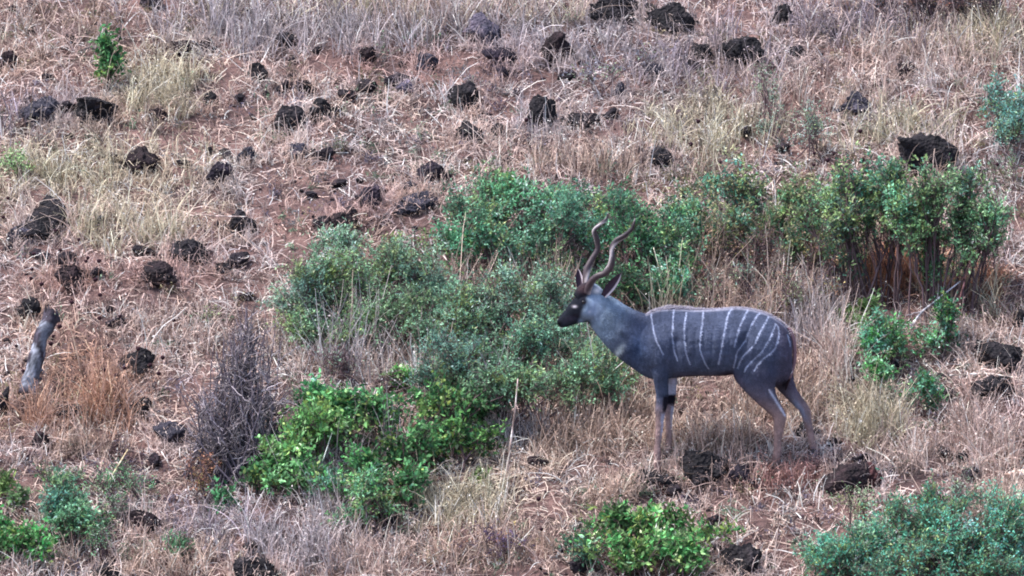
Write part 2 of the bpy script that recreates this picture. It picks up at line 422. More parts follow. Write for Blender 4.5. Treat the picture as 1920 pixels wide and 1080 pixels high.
BUSHZONES = []   # filled with (px,py,rx,ry) later if needed
def make_dry_grass():
    parts = []
    # clumped short straw
    NT = 19000
    P, px, py, c, d = scatter(NT)
    clump = fbm(P[:, 0] * 1.6, P[:, 1] * 1.6, 60, 3)
    keep = (rng.random(NT) < np.clip(d * (.25 + 1.3 * (clump - .25)), .05, 1)) & rock_free(P)
    P, c, px, py = P[keep], c[keep], px[keep], py[keep]
    NT = len(P)
    tl = np.exp(rng.normal(0, .35, NT)) * .115
    tint = np.exp(rng.normal(.05, .38, NT))
    nb = rng.integers(6, 17, NT); idx = np.repeat(np.arange(NT), nb); N = len(idx)
    B = P[idx] + np.stack([rng.normal(0, .022, N), rng.normal(0, .022, N), np.full(N, -.004)], 1)
    B[:, 2] = height(B[:, 0], B[:, 1]) - .004
    L = tl[idx] * rng.uniform(.5, 1.5, N)
    az = rng.uniform(0, 2 * np.pi, N); el = np.radians(rng.uniform(25, 88, N))
    col = c[idx] * tint[idx][:, None] * np.exp(rng.normal(0, .22, N))[:, None]
    dk = rng.random(N) < .2; col[dk] *= .28; lt = rng.random(N) < .16; col[lt] *= 1.5
    W = rng.uniform(.004, .009, N)
    V, F, cc, PP = blades(B, L, az, el, rng.uniform(.1, 1.0, N), W, col, K=4, wob=.035)
    parts.append((V, F, cc))
    # seeds and dry leaf bits on them
    m = rng.random(N) < .55
    sel = PP[m]; kk = rng.integers(2, 5, len(sel)); pos = sel[np.arange(len(sel)), kk] + rng.normal(0, .008, (len(sel), 3))
    parts.append(bits(pos, rng.uniform(.010, .024, len(sel)), np.clip(col[m] * rng.uniform(.75, 1.5, len(sel))[:, None], 0, .8)))
    V, F, cc = join(parts)
    o = mesh_obj('dry_grass', V, F, M_grass, col=np.clip(cc, 0, .85)); tag(o, 'short tangled dry straw covering the slope', 'dry grass', kind='stuff')
    # lying litter
    NT = 120000
    P, px, py, c, d = scatter(NT)
    cl = fbm(P[:, 0] * 2.4, P[:, 1] * 2.4, 66, 3)
    keep = (rng.random(NT) < np.clip(.25 + 1.5 * (cl - .25), .1, 1) * np.clip(d, .6, 1.1)) & rock_free(P)
    P, c = P[keep], c[keep]; N = len(P)
    B = P.copy(); B[:, 2] += rng.uniform(0, .03, N)
    col = c * np.exp(rng.normal(-.05, .32, N))[:, None]; dk = rng.random(N) < .25; col[dk] *= .25
    az = rng.uniform(0, 2 * np.pi, N)
    el = np.arctan(np.sin(az) * SLOPE) + rng.normal(0, .22, N)
    V, F, cc, _ = blades(B, rng.uniform(.03, .16, N), az, el, rng.uniform(-.1, .25, N), rng.uniform(.004, .0095, N), col, K=3, taper=.6, wob=.04)
    o = mesh_obj('fallen_straw', V, F, M_grass, col=np.clip(cc, 0, .85)); tag(o, 'fallen straw and stalks lying over the red soil', 'straw', kind='stuff')
make_dry_grass()

# tall tufts, px, py (base), rx, ry spread in px, height m, tufts, colour, droop, lean
TALL = [
 (650, 75, 240, 38, .34, 110, GREY, .55), (900, 40, 220, 35, .34, 80, PINK, .55), (750, 30, 300, 30, .34, 60, YEL, .5), (1120, 110, 170, 40, .24, 50, GREY, .6), (430, 60, 120, 40, .3, 50, GREY, .5),
 (110, 60, 150, 50, .26, 60, TAN, .6), (290, 195, 60, 40, .30, 60, YEL, .8), (330, 160, 50, 30, .28, 30, YEL, .8), (170, 330, 240, 60, .24, 110, YEL, .7), (210, 440, 180, 40, .26, 70, YEL, .6),
 (60, 230, 80, 30, .22, 30, LIL, .5), (1750, 120, 200, 50, .30, 110, PINK, .7), (1850, 80, 90, 40, .3, 60, YEL, .7), (1330, 130, 140, 60, .28, 80, LIL, .6), (1330, 260, 100, 60, .28, 80, YEL, .5),
 (1150, 320, 160, 30, .24, 70, TAN, .5), (1040, 290, 180, 40, .2, 60, PINK, .6), (1500, 190, 150, 40, .26, 60, PINK, .6), (1650, 250, 120, 40, .26, 60, YEL, .6), (1600, 60, 150, 40, .3, 70, LIL, .5),
 (175, 770, 60, 45, .34, 85, ORG, .6), (90, 800, 60, 30, .3, 30, ORG, .5), (150, 850, 80, 20, .25, 30, TAN, .6),
 (740, 690, 110, 30, .34, 26, PINK, .4), (560, 690, 60, 40, .25, 25, PINK, .6), (960, 810, 80, 24, .24, 34, GREY, .4),
 (1110, 830, 90, 30, .28, 80, TAN, .5), (1180, 770, 80, 30, .26, 50, TAN, .6), (1340, 840, 90, 25, .28, 90, TAN, .5), (1400, 770, 60, 30, .22, 30, TAN, .6), (1240, 830, 80, 30, .2, 40, TAN, .6),
 (1400, 600, 150, 40, .34, 80, TAN, .5), (1330, 560, 70, 30, .30, 30, TAN, .5), (1520, 620, 60, 40, .36, 45, GREY, .45), (1500, 760, 60, 50, .3, 70, TAN, .5), (1570, 690, 40, 40, .36, 50, PINK, .4),
 (1630, 800, 70, 40, .3, 70, YEL, .5), (1700, 860, 80, 30, .26, 50, PINK, .6), (1820, 650, 90, 25, .22, 60, PINK, .9), (1850, 840, 100, 40, .3, 80, PINK, .6), (1760, 640, 70, 30, .2, 30, PINK, .5),
 (1880, 980, 60, 50, .34, 60, TAN, .5), (860, 960, 100, 40, .26, 80, YEL, .6), (560, 1040, 120, 40, .28, 90, GREY, .6), (700, 1060, 100, 40, .25, 50, PINK, .6), (960, 1040, 120, 40, .24, 70, TAN, .6),
 (400, 1000, 80, 40, .24, 40, LIL, .6), (1470, 910, 60, 20, .16, 60, RED, .6), (1150, 930, 40, 22, .20, 70, TAN, 1.0), (1340, 885, 70, 14, .14, 60, PINK, 1.0), (640, 960, 60, 30, .3, 25, GREY, .5), (300, 1060, 120, 30, .24, 50, TAN, .6),
 (90, 1060, 120, 30, .2, 30, PINK, .6), (380, 640, 100, 40, .2, 40, PINK, .7), (300, 620, 100, 40, .2, 40, PINK, .7), (1235, 880, 60, 14, .13, 40, PINK, .7), (1520, 890, 40, 14, .12, 30, RED, .7),
 (690, 680, 130, 30, .42, 30, GREY, .3), (860, 590, 60, 30, .45, 14, TAN, .3), (1010, 570, 80, 40, .42, 16, TAN, .3), (1100, 740, 60, 30, .4, 24, YEL, .4), (1310, 510, 60, 40, .4, 12, TAN, .35), (1450, 480, 90, 40, .4, 12, PINK, .35), (1590, 500, 60, 40, .5, 20, YEL, .35), (600, 660, 50, 30, .4, 12, PINK, .4), (1240, 600, 50, 20, .4, 12, YEL, .4), (830, 740, 60, 30, .45, 16, PINK, .3), (930, 770, 50, 30, .4, 14, GREY, .3), (1680, 510, 80, 45, .20, 120, RUST, .7), (1830, 540, 50, 30, .2, 40, RUST, .7), (1800, 560, 60, 40, .4, 24, YEL, .5), (640, 880, 100, 50, .4, 14, GREY, .4), (1720, 1040, 140, 30, .4, 14, TAN, .4), (1880, 1030, 40, 40, .5, 20, TAN, .4),
 (1040, 550, 60, 40, .3, 12, TAN, .4), (930, 560, 80, 30, .3, 20, TAN, .4)]
def make_tall():
    parts = []
    for px, py, rx, ry, h, n, c, dr in TALL:
        x = px + rng.normal(0, rx * .55, n); y = py + rng.normal(0, ry * .55, n)
        G = at(x, y); tint = np.exp(rng.normal(0, .3, n)); th = h * np.exp(rng.normal(0, .25, n))
        nb = rng.integers(7, 18, n); idx = np.repeat(np.arange(n), nb); N = len(idx)
        B = G[idx] + np.stack([rng.normal(0, .028, N), rng.normal(0, .028, N), np.zeros(N)], 1); B[:, 2] = height(B[:, 0], B[:, 1]) - .01
        ok = rock_free(B); bx, by = proj(B)
        for (rx_, ry_, rw, rh, _l) in ROCKS:
            ok &= ~((np.abs(bx - rx_) < rw * .5) & (by > ry_ - rh * .1) & (by < ry_ + rh * .5 + 45) & (rng.random(N) < .85))
        mix = rng.random((n, 1)); cb = c[None] * (1 - .35 * mix) + PINK[None] * .35 * mix
        col = cb[idx] * tint[idx][:, None] * np.exp(rng.normal(0, .30, N))[:, None]; dk = rng.random(N) < .2; col[dk] *= .35
        V, F, cc, PP = blades(B[ok], (th[idx] * rng.uniform(.35, 1.15, N))[ok], rng.uniform(0, 6.283, N)[ok], np.radians(90 - np.abs(rng.normal(0, 20, N)) - 2)[ok],
                              (dr * rng.uniform(.1, 1.1, N))[ok], rng.uniform(.004, .0092, N)[ok], col[ok], K=5, wob=.022)
        parts.append((V, F, cc))
        M = ok.sum(); m = rng.random(M) < .5; sel = PP[m]
        for _ in range(2):
            kk = rng.integers(3, 6, len(sel)); pos = sel[np.arange(len(sel)), kk] + rng.normal(0, .009, (len(sel), 3))
            parts.append(bits(pos, rng.uniform(.009, .022, len(sel)), col[ok][m] * rng.uniform(.7, 1.4, len(sel))[:, None]))
    for (px, py, w_, h_, lab) in ROCKS:
        n = int(w_ * .85) + 6
        x = px + rng.uniform(-.62, .62, n) * w_; y = py + h_ * (.5 + .22 * (1 - (2 * (x - px) / w_) ** 2)) + rng.normal(0, 5, n)
        bk = rng.random(n) < .35; y = np.where(bk, py + h_ * .10 + 0 * y, y)
        G = at(x, y); c, d = cover(x, y); nb = rng.integers(3, 9, n); idx = np.repeat(np.arange(n), nb); N = len(idx)
        B = G[idx] + np.stack([rng.normal(0, .02, N), rng.normal(0, .012, N), np.full(N, -.01)], 1)
        L = np.exp(rng.normal(0, .35, N)) * (.07 + .55 * h_ / PXM * rng.random(n)[idx]) * np.where(bk[idx], 1.5, 1)
        col = c[idx] * np.exp(rng.normal(0, .25, N))[:, None]
        V, F, cc, PP = blades(B, L, rng.uniform(0, 6.283, N), np.radians(90 - np.abs(rng.normal(0, 28, N))), rng.uniform(.1, .9, N), rng.uniform(.004, .0085, N), col, K=5, wob=.03)
        parts.append((V, F, cc)); m = rng.random(N) < .5; sel = PP[m]
        parts.append(bits(sel[:, 4] + rng.normal(0, .01, (len(sel), 3)), rng.uniform(.009, .02, len(sel)), col[m]))
    V, F, cc = join(parts)
    tag(mesh_obj('tall_grass', V, F, M_grass, col=np.clip(cc, 0, .85)), 'taller tufts of dry upright grass', 'tall grass', kind='stuff')
make_tall()
# small dark pebbles and clods
def make_gravel():
    n = 9000
    P, px, py, c, d = scatter(n)
    keep = rng.random(n) < np.clip(1.5 * (fbm(P[:, 0] * 1.2, P[:, 1] * 1.2, 90, 3) - .3), .02, 1); P = P[keep]; n = len(P)
    Vi, Fi = ico(1)
    s = np.exp(rng.normal(-4.7, .45, n))
    k = 1 + .5 * (rng.random((n, len(Vi))) - .5)
    V = (Vi[None] * k[..., None] * s[:, None, None] * np.array([1.2, 1, .8]) + P[:, None]).reshape(-1, 3)
    F = (Fi[None] + (np.arange(n) * len(Vi))[:, None, None]).reshape(-1, 3)
    col = np.repeat(np.exp(rng.normal(0, .4, n))[:, None] * np.array([1.8, 1.2, 1.3]), len(Vi), axis=0)
    tag(mesh_obj('gravel', V, F, M_rock, col=col), 'dark grit and pebbles strewn over the soil', 'gravel', kind='stuff')
make_gravel()
def make_undergrowth_shade():
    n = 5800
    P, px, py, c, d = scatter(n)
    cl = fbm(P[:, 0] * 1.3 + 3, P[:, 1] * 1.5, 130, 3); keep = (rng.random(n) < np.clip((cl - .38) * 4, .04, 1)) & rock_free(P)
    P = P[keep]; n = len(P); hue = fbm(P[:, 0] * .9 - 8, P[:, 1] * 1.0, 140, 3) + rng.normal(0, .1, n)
    pal = [lin((74, 58, 68)), lin((112, 106, 122)), lin((128, 128, 130)), lin((112, 132, 112)), lin((100, 74, 72)), lin((132, 124, 100))]  # weed colours; the dark tones stand in for shadow pockets in the straw
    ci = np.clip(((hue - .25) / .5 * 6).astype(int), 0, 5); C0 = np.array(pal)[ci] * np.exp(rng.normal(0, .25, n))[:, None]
    nb = rng.integers(5, 12, n); idx = np.repeat(np.arange(n), nb); N = len(idx); hs = np.exp(rng.normal(0, .4, n)) * .075
    B = P[idx] + np.stack([rng.normal(0, .02, N), rng.normal(0, .02, N), np.zeros(N)], 1)
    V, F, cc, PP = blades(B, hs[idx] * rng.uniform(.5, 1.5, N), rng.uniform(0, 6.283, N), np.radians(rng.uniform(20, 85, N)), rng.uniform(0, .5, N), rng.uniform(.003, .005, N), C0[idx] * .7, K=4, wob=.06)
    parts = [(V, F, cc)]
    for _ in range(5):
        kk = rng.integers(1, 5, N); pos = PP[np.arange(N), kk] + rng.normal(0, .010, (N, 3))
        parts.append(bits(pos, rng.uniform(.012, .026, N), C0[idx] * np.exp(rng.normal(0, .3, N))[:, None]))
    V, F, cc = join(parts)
    tag(mesh_obj('undergrowth_shade', V, F, M_grass, col=np.clip(cc, 0, .8)), 'low dry and grey-green weeds between the straw, dark ones standing in for shadow', 'undergrowth_shade', kind='stuff')
make_undergrowth_shade()

# ------------------------------------------------------------------ tubes and foliage
def tubes(paths, radii, col, S=4):
    """paths (N,K,3), radii (N,K) -> merged mesh arrays"""
    N, K, _ = paths.shape
    T = np.gradient(paths, axis=1); T /= np.linalg.norm(T, axis=2)[..., None] + 1e-9
    ref = np.where(np.abs(T.mean(1, keepdims=True)[..., 2:3]) > .6, np.array([1., 0, 0]), np.array([0, 0, 1.]))
    A = np.cross(T, ref); A /= np.linalg.norm(A, axis=2)[..., None] + 1e-9; Bv = np.cross(T, A)
    th = np.arange(S) / S * 2 * np.pi
    V = paths[:, :, None] + (A[:, :, None] * np.cos(th)[None, None, :, None] + Bv[:, :, None] * np.sin(th)[None, None, :, None]) * radii[:, :, None, None]
    V = V.reshape(-1, 3)
    n = np.arange(N)[:, None, None] * K * S; k = np.arange(K - 1)[None, :, None] * S; s = np.arange(S)[None, None]; s2 = (s + 1) % S
    F = np.stack([n + k + s, n + k + s2, n + k + S + s2, n + k + S + s], -1).reshape(-1, 4)
    return V, F, np.repeat(col, K * S, axis=0)
STY = {  # leaf length, width, leaves per twig, twigs per shoot, twig len, colour, colour spread
 'feather': (.026, .010, 7, 9, .10, lin((116, 158, 130)), .30), 'broad': (.040, .022, 5, 6, .10, lin((88, 142, 92)), .45), 'dark': (.028, .013, 7, 8, .09, lin((92, 140, 112)), .38),
 'olive': (.022, .010, 7, 8, .10, lin((128, 160, 116)), .35), 'lime': (.042, .021, 5, 5, .07, lin((108, 138, 90)), .40), 'weed': (.018, .007, 5, 6, .08, lin((150, 180, 155)), .25),
 'brown': (.018, .008, 4, 6, .08, lin((140, 104, 88)), .3)}
STEMC = lin((96, 80, 84))
def bush(name, label, cat, base, lobes, style, dens=1.0, stem=1.0, mixcol=None, group='green bushes and weeds', part='foliage', stemc=STEMC):
    lw, ww, npt, ntw, tl, bc, sp = STY[style]
    b = at1(*base); root = empty(name, b); tag(root, label, cat, group)
    sp_paths, sp_r, LV, LD, LC = [], [], [], [], []
    for lb in lobes:
        px, py, rx, ry = lb[:4]; hz = lb[4] if len(lb) > 4 else ry / PXM * .9
        if rx > 35: rx *= 1.22; ry *= 1.24
        g = at1(px, py + 277 * hz); cen = g + np.array([0, 0, hz])
        rX, rZ = rx / PXM, ry / PXM; rY = min(rX, .9 * (rX + rZ) / 2) * .8
        vol = rX * rZ * 1e4
        ns = max(6, int(vol * .072 * dens + 6))
        d = rng.normal(size=(ns, 3)); d /= np.linalg.norm(d, axis=1)[:, None]
        d[:, 2] = np.where(d[:, 2] < -.45, -d[:, 2], d[:, 2])
        lobe_t = np.exp(rng.normal(0, .22)) * np.array([np.exp(rng.normal(0, .10)), 1, np.exp(rng.normal(0, .10))])
        rad = rng.random(ns) ** .45 * np.exp(rng.normal(0, .16, ns)); rad[rng.random(ns) < .06] *= 1.3
        ncl = max(3, ns // 9); ce = d[:ncl] * rad[:ncl, None]; ci = rng.integers(0, ncl, ns)
        U_ = np.where((rng.random(ns) < .72)[:, None], ce[ci] + rng.normal(0, .17, (ns, 3)), d * rad[:, None])
        E = cen + U_ * np.array([rX, rY, rZ])
        r0 = g * .75 + b * .25; r0 = np.repeat(r0[None], ns, 0) + np.stack([rng.normal(0, rX * .28, ns), rng.normal(0, rY * .28, ns), np.zeros(ns)], 1)
        r0[:, 2] = height(r0[:, 0], r0[:, 1]) - .02
        mid = (r0 + E) / 2 + np.stack([(r0 - E)[:, 0] * .15, (r0 - E)[:, 1] * .15, np.abs(E - r0)[:, 2] * .12], 1) + rng.normal(0, .02, (ns, 3))
        nr_ = max(3, ns // (30 if hz > .5 else 5)); par = rng.integers(0, nr_, ns); tj = rng.uniform(.35, .75, ns); kid = np.arange(ns) >= nr_
        # most shoots fork from a few rooted stems
        near_ = ((E[:, None, :2] - E[None, :nr_, :2]) ** 2).sum(2) + .02 * rng.random((ns, nr_)); par = near_.argmin(1)
        fork = r0[par] * ((1 - tj) ** 2)[:, None] + 2 * mid[par] * (tj * (1 - tj))[:, None] + E[par] * (tj ** 2)[:, None]
        r0 = np.where(kid[:, None], fork, r0); mid = np.where(kid[:, None], (fork + E) / 2 + rng.normal(0, .02, (ns, 3)) + np.array([0, 0, .02]), mid)
        t = np.linspace(0, 1, 7)[None, :, None]
        S = r0[:, None] * (1 - t) ** 2 + 2 * mid[:, None] * t * (1 - t) + E[:, None] * t ** 2
        S[:, 1:-1] += rng.normal(0, .008, S[:, 1:-1].shape)
        sp_paths.append(S); sp_r.append(np.linspace(1, .3, 7)[None] * np.where(kid, rng.uniform(.0018, .0035, ns), rng.uniform(.004, .008, ns))[:, None] * stem)
        shade = np.exp(rng.normal(0, sp, ns)) * np.exp(rng.normal(0, .25, ncl))[ci]
        hue = rng.random(ns)
        # twigs
        idx = np.repeat(np.arange(ns), ntw); nt_ = len(idx)
        tt = rng.uniform(.35, 1.0, nt_) ** .55
        ts = r0[idx] * ((1 - tt) ** 2)[:, None] + 2 * mid[idx] * (tt * (1 - tt))[:, None] + E[idx] * (tt ** 2)[:, None]
        td = rng.normal(size=(nt_, 3)); td[:, 2] += .7; td /= np.linalg.norm(td, axis=1)[:, None]
        tlen = tl * rng.uniform(.5, 1.3, nt_)
        te = ts + td * tlen[:, None]
        tm = (ts + te) / 2 + rng.normal(0, .006, (nt_, 3))
        sp_paths.append(np.stack([ts, ts * .6 + tm * .4, tm, tm * .6 + te * .4, te * .5 + tm * .5 + 0, te * .8 + tm * .2, te], 1)); sp_r.append(np.linspace(1, .5, 7)[None] * rng.uniform(.0010, .0019, nt_)[:, None] * stem)
        k = rng.random((nt_, npt)) * 1.0 + .08
        lp = ts[:, None] + (te - ts)[:, None] * k[..., None] + rng.normal(0, .004, (nt_, npt, 3))
        ld = td[:, None] * .6 + rng.normal(0, .8, (nt_, npt, 3)); ld /= np.linalg.norm(ld, axis=2)[..., None]
        c = np.repeat(bc[None], nt_, 0) * shade[idx][:, None] * lobe_t
        hmix = np.clip((hue[idx] - .72) * 5, 0, 1)[:, None] * .5
        c = c * (1 - hmix) + lin((160, 175, 90))[None] * hmix
        if mixcol is not None:
            mm = (rng.random(nt_) < mixcol[1])[:, None]; c = np.where(mm, lin(mixcol[0])[None] * shade[idx][:, None], c)
        cl = c[:, None] * np.exp(rng.normal(0, .30, (nt_, npt)) + .5 * (rng.random((nt_, npt)) < .12))[..., None]
        LV.append(lp.reshape(-1, 3)); LD.append(ld.reshape(-1, 3)); LC.append(cl.reshape(-1, 3))
    P = np.concatenate(LV); D = np.concatenate(LD); Cc = np.concatenate(LC); n = len(P)
    r = rng.normal(size=(n, 3)); sdv = np.cross(D, r); sdv /= np.linalg.norm(sdv, axis=1)[:, None]
    nrm = np.cross(D, sdv)
    l = lw * rng.uniform(.6, 1.3, n)[:, None]; w2 = ww * rng.uniform(.7, 1.2, n)[:, None] * .5
    V = np.stack([P, P + D * l * .45 + sdv * w2 + nrm * l * .08, P + D * l, P + D * l * .45 - sdv * w2 + nrm * l * .08], 1).reshape(-1, 3)
    q = np.arange(n) * 4
    F = np.stack([q, q + 1, q + 2, q + 3], 1)
    mesh_obj(part, V - b, F, M_leaf, parent=root, col=np.clip(np.repeat(Cc, 4, axis=0), 0, .8))
    SP = np.concatenate(sp_paths); SR = np.concatenate(sp_r)
    Vt, Ft, Ct = tubes(SP, SR, np.repeat(stemc[None], len(SP), 0) * np.exp(rng.normal(0, .3, len(SP)))[:, None])
    mesh_obj('stem', Vt - b, Ft, M_bark, parent=root, col=Ct)
    return root

bush('green_bush', 'rounded feathery grey-green bush at the left end of the thicket', 'bush', (660, 690), [(585, 570, 75, 60), (690, 540, 95, 70), (775, 510, 75, 65), (650, 480, 60, 40), (720, 605, 100, 55), (550, 600, 55, 50), (620, 640, 70, 35), (800, 570, 50, 60)], 'feather', 1.0)
bush('green_bush', 'dark green bush at the back of the thicket, left of the horns', 'bush', (930, 560), [(900, 410, 90, 60), (990, 400, 90, 60), (1060, 440, 80, 80), (880, 480, 70, 55), (980, 490, 90, 50), (1120, 375, 50, 30)], 'dark', 1.0)
bush('green_bush', 'green bush directly behind the antelope horns and neck', 'bush', (1200, 610), [(1170, 450, 80, 70), (1240, 480, 60, 70), (1180, 550, 90, 50), (1250, 540, 50, 50), (1290, 430, 40, 50)], 'dark', 1.0, mixcol=((100, 160, 110), .3))
bush('green_bush', 'teal-grey bush in front of the muzzle, low part of the thicket', 'bush', (960, 760), [(860, 620, 90, 70), (960, 590, 90, 70), (1040, 570, 60, 60), (900, 690, 100, 50), (1020, 660, 80, 60), (1110, 690, 60, 40), (1000, 740, 90, 45, .3), (850, 700, 70, 60, .3), (930, 745, 80, 40, .3), (1090, 640, 60, 40), (1120, 720, 60, 40, .25)], 'feather', 1.0)
bush('green_bush', 'sparse olive shrub between the thicket and the big right bush', 'bush', (1400, 560), [(1340, 390, 70, 40), (1420, 370, 70, 50), (1500, 390, 60, 60), (1360, 440, 70, 50), (1450, 430, 70, 50), (1530, 450, 60, 50), (1300, 440, 40, 40)], 'dark', .9, mixcol=((140, 142, 108), .45))
bush('green_bush', 'big leafy bush under the biggest black boulder, bare stems below', 'bush', (1690, 620), [(1545, 395, 55, 40, .45), (1600, 350, 50, 55, .65), (1665, 330, 45, 45, .8), (1590, 430, 55, 45, .5), (1700, 385, 50, 40, .72), (1640, 395, 50, 36, .62), (1575, 480, 35, 25, .3)], 'dark', 1.05, 1.4, mixcol=((132, 160, 108), .4))
bush('green_bush', 'right hand end bush of the thicket with bright outer leaves', 'bush', (1770, 640), [(1755, 375, 50, 50, .75), (1785, 440, 55, 55, .5), (1835, 400, 40, 45, .6), (1865, 445, 35, 50, .35), (1730, 430, 38, 34, .6), (1810, 350, 36, 28, .72), (1750, 500, 30, 36, .3)], 'dark', 1.05, 1.4, mixcol=((126, 166, 120), .45))
bush('weedy_shrub', 'pale grey-green weedy shrub standing above the thicket, upper right', 'shrub', (1500, 340), [(1440, 180, 30, 40), (1480, 220, 60, 40), (1530, 260, 60, 50), (1420, 140, 14, 30, .25)], 'weed', .45)
bush('weedy_shrub', 'teal shrub at the right edge near the top', 'shrub', (1885, 330), [(1880, 205, 45, 50), (1900, 260, 40, 40)], 'feather', .9, mixcol=((120, 175, 165), .6))
bush('weedy_shrub', 'thin green-brown weed below the teal shrub at the right edge', 'shrub', (1880, 420), [(1880, 320, 40, 40), (1870, 380, 40, 30)], 'weed', .4)
bush('leafy_bush', 'bright green broad-leaved bush beside the dead twiggy shrub', 'bush', (560, 930), [(520, 870, 60, 50), (590, 830, 70, 50), (640, 790, 50, 40), (560, 900, 60, 30), (490, 900, 40, 24), (610, 760, 40, 30, .25)], 'broad', 1.1)
bush('leafy_bush', 'broad-leaved bush with lime tips in front of the thicket centre', 'bush', (780, 940), [(700, 790, 60, 50), (740, 870, 60, 60), (820, 780, 80, 50), (870, 840, 60, 40), (800, 840, 50, 40), (760, 930, 40, 40)], 'broad', .9, mixcol=((50, 92, 58), .4))
bush('leafy_bush', 'straggly darker bush hanging below the broad-leaved bushes', 'bush', (690, 1010), [(640, 930, 60, 40), (710, 960, 60, 50), (690, 900, 40, 40)], 'dark', .7, mixcol=((90, 160, 95), .3))
bush('leafy_bush', 'yellow-green leafy bush cut by the bottom edge, centre right', 'bush', (1230, 1120), [(1180, 1000, 60, 40), (1250, 1000, 70, 50), (1200, 1050, 90, 50), (1290, 1050, 60, 50)], 'lime', 1.1, mixcol=((78, 140, 82), .45))
bush('green_bush', 'dense teal bush filling the bottom right corner', 'bush', (1760, 1150), [(1530, 1075, 60, 40), (1640, 1030, 90, 50), (1900, 1010, 50, 70), (1740, 1000, 80, 60), (1820, 1020, 80, 70), (1700, 1070, 110, 50), (1860, 1060, 70, 60), (1560, 1060, 70, 40)], 'feather', 1.15, mixcol=((90, 165, 140), .45))
bush('weedy_shrub', 'wispy green weed just above the bottom right teal bush', 'shrub', (1620, 1000), [(1610, 960, 40, 40), (1810, 910, 16, 60, .3)], 'weed', .5)
bush('herb', 'low dark green creeping herb in the lower right below the big bush', 'herb', (1690, 760), [(1650, 660, 40, 40), (1710, 640, 50, 35), (1770, 610, 30, 60), (1650, 720, 30, 40), (1720, 750, 40, 30)], 'dark', 1.0, mixcol=((70, 130, 70), .3))
bush('herb', 'small lime green sprig on orange grass right of the rump', 'herb', (1625, 620), [(1623, 582, 18, 18), (1600, 612, 18, 14), (1580, 600, 14, 14)], 'lime', 1.3)
bush('herb', 'narrow upright green sprout above the wide black ledge', 'herb', (200, 180), [(200, 95, 12, 22, .25), (199, 135, 13, 28, .14)], 'broad', 3.0, mixcol=((60, 110, 68), .6))
bush('herb', 'low green herb patch left of the brown dry tuft, bottom left', 'herb', (240, 940), [(200, 915, 50, 18), (265, 920, 35, 22), (140, 895, 34, 14), (85, 895, 20, 30), (225, 890, 24, 24)], 'weed', 1.0, mixcol=((92, 150, 104), .6))
bush('herb', 'dark stemmed blue-green herb, bottom left', 'herb', (130, 1040), [(115, 930, 35, 40, .3), (135, 980, 45, 40, .2), (100, 960, 30, 30, .2), (180, 990, 25, 20)], 'dark', 1.0)
bush('herb', 'bright green herb cut by the left bottom corner', 'herb', (30, 1060), [(30, 1020, 55, 30), (5, 1000, 20, 30), (60, 1030, 30, 22)], 'broad', 1.1, mixcol=((60, 130, 70), .4))
bush('herb', 'leggy green herb between the corner herb and the brown stone, bottom left', 'herb', (200, 1060), [(190, 1030, 40, 30), (170, 960, 30, 24), (230, 950, 24, 20)], 'weed', .8, mixcol=((80, 140, 96), .6))
bush('herb', 'lime green herb at the left edge, above the corner herb', 'herb', (10, 955), [(5, 915, 20, 24), (35, 940, 14, 14)], 'lime', 1.2)
bush('herb', 'single bright green sprig at the back of the broad-leaved bush', 'herb', (755, 740), [(755, 710, 22, 20)], 'lime', 1.5, mixcol=((90, 170, 80), .6))
bush('herb', 'tiny green herb at the left foot of the dead twiggy shrub', 'herb', (418, 960), [(418, 940, 18, 16)], 'broad', 1.0)
bush('herb', 'blue-green small herb left of the yellow-green bush, bottom', 'herb', (1085, 1060), [(1080, 1025, 24, 22), (1110, 1060, 28, 20)], 'dark', 1.2)
bush('herb', 'small pale herb on the straw between the rocks at far left middle', 'herb', (385, 620), [(383, 600, 22, 16)], 'weed', .9)
bush('herb', 'green herb behind the front legs', 'herb', (1165, 760), [(1180, 710, 40, 30), (1150, 730, 30, 22)], 'olive', .7)
bush('herb', 'small green tuft near the bottom left of centre', 'herb', (345, 1050), [(342, 1025, 26, 20)], 'dark', .9)
bush('herb', 'grey-green weed right of the broad-leaved bush', 'herb', (905, 900), [(900, 905, 14, 12)], 'lime', 1.2)
bush('dry_bush', 'brown dry tuft at the bottom left of the dead twiggy shrub', 'dry bush', (372, 940), [(370, 880, 34, 40), (380, 920, 26, 24)], 'brown', 1.1, group='dry bushes')
bush('dry_bush', 'dark lilac dry tuft near the bottom edge, centre', 'dry bush', (940, 1060), [(925, 1020, 60, 24), (960, 1035, 40, 20)], 'brown', .8, mixcol=((105, 92, 125), .85), group='dry bushes')
bush('dry_bush', 'brown dry shrub among straw above the antelope back', 'dry bush', (1380, 580), [(1340, 470, 50, 40), (1430, 480, 60, 50), (1320, 520, 40, 40)], 'brown', .7, 1.4, mixcol=((96, 130, 110), .3), group='dry bushes')
bush('dry_bush', 'dry shrub with thin upright stems between rump and big bush', 'dry bush', (1540, 610), [(1530, 500, 50, 50), (1560, 560, 40, 30), (1490, 540, 40, 40)], 'brown', .6, 1.4, mixcol=((110, 135, 112), .4), group='dry bushes')
bush('dry_bush', 'dark grey dry bush cut by the top edge, right', 'dry bush', (1800, 60), [(1740, 15, 50, 45), (1800, 10, 50, 45), (1860, 15, 40, 40), (1700, 50, 20, 20), (1640, 15, 40, 30)], 'brown', 1.3, 1.6, mixcol=((58, 64, 70), .85), group='dry bushes')
bush('dry_bush', 'grey-green scrub directly above the middle of the antelope back', 'dry bush', (1440, 640), [(1400, 540, 60, 40), (1480, 580, 60, 40), (1330, 560, 50, 25)], 'weed', .8, 1.4, mixcol=((118, 98, 92), .45), group='dry bushes')
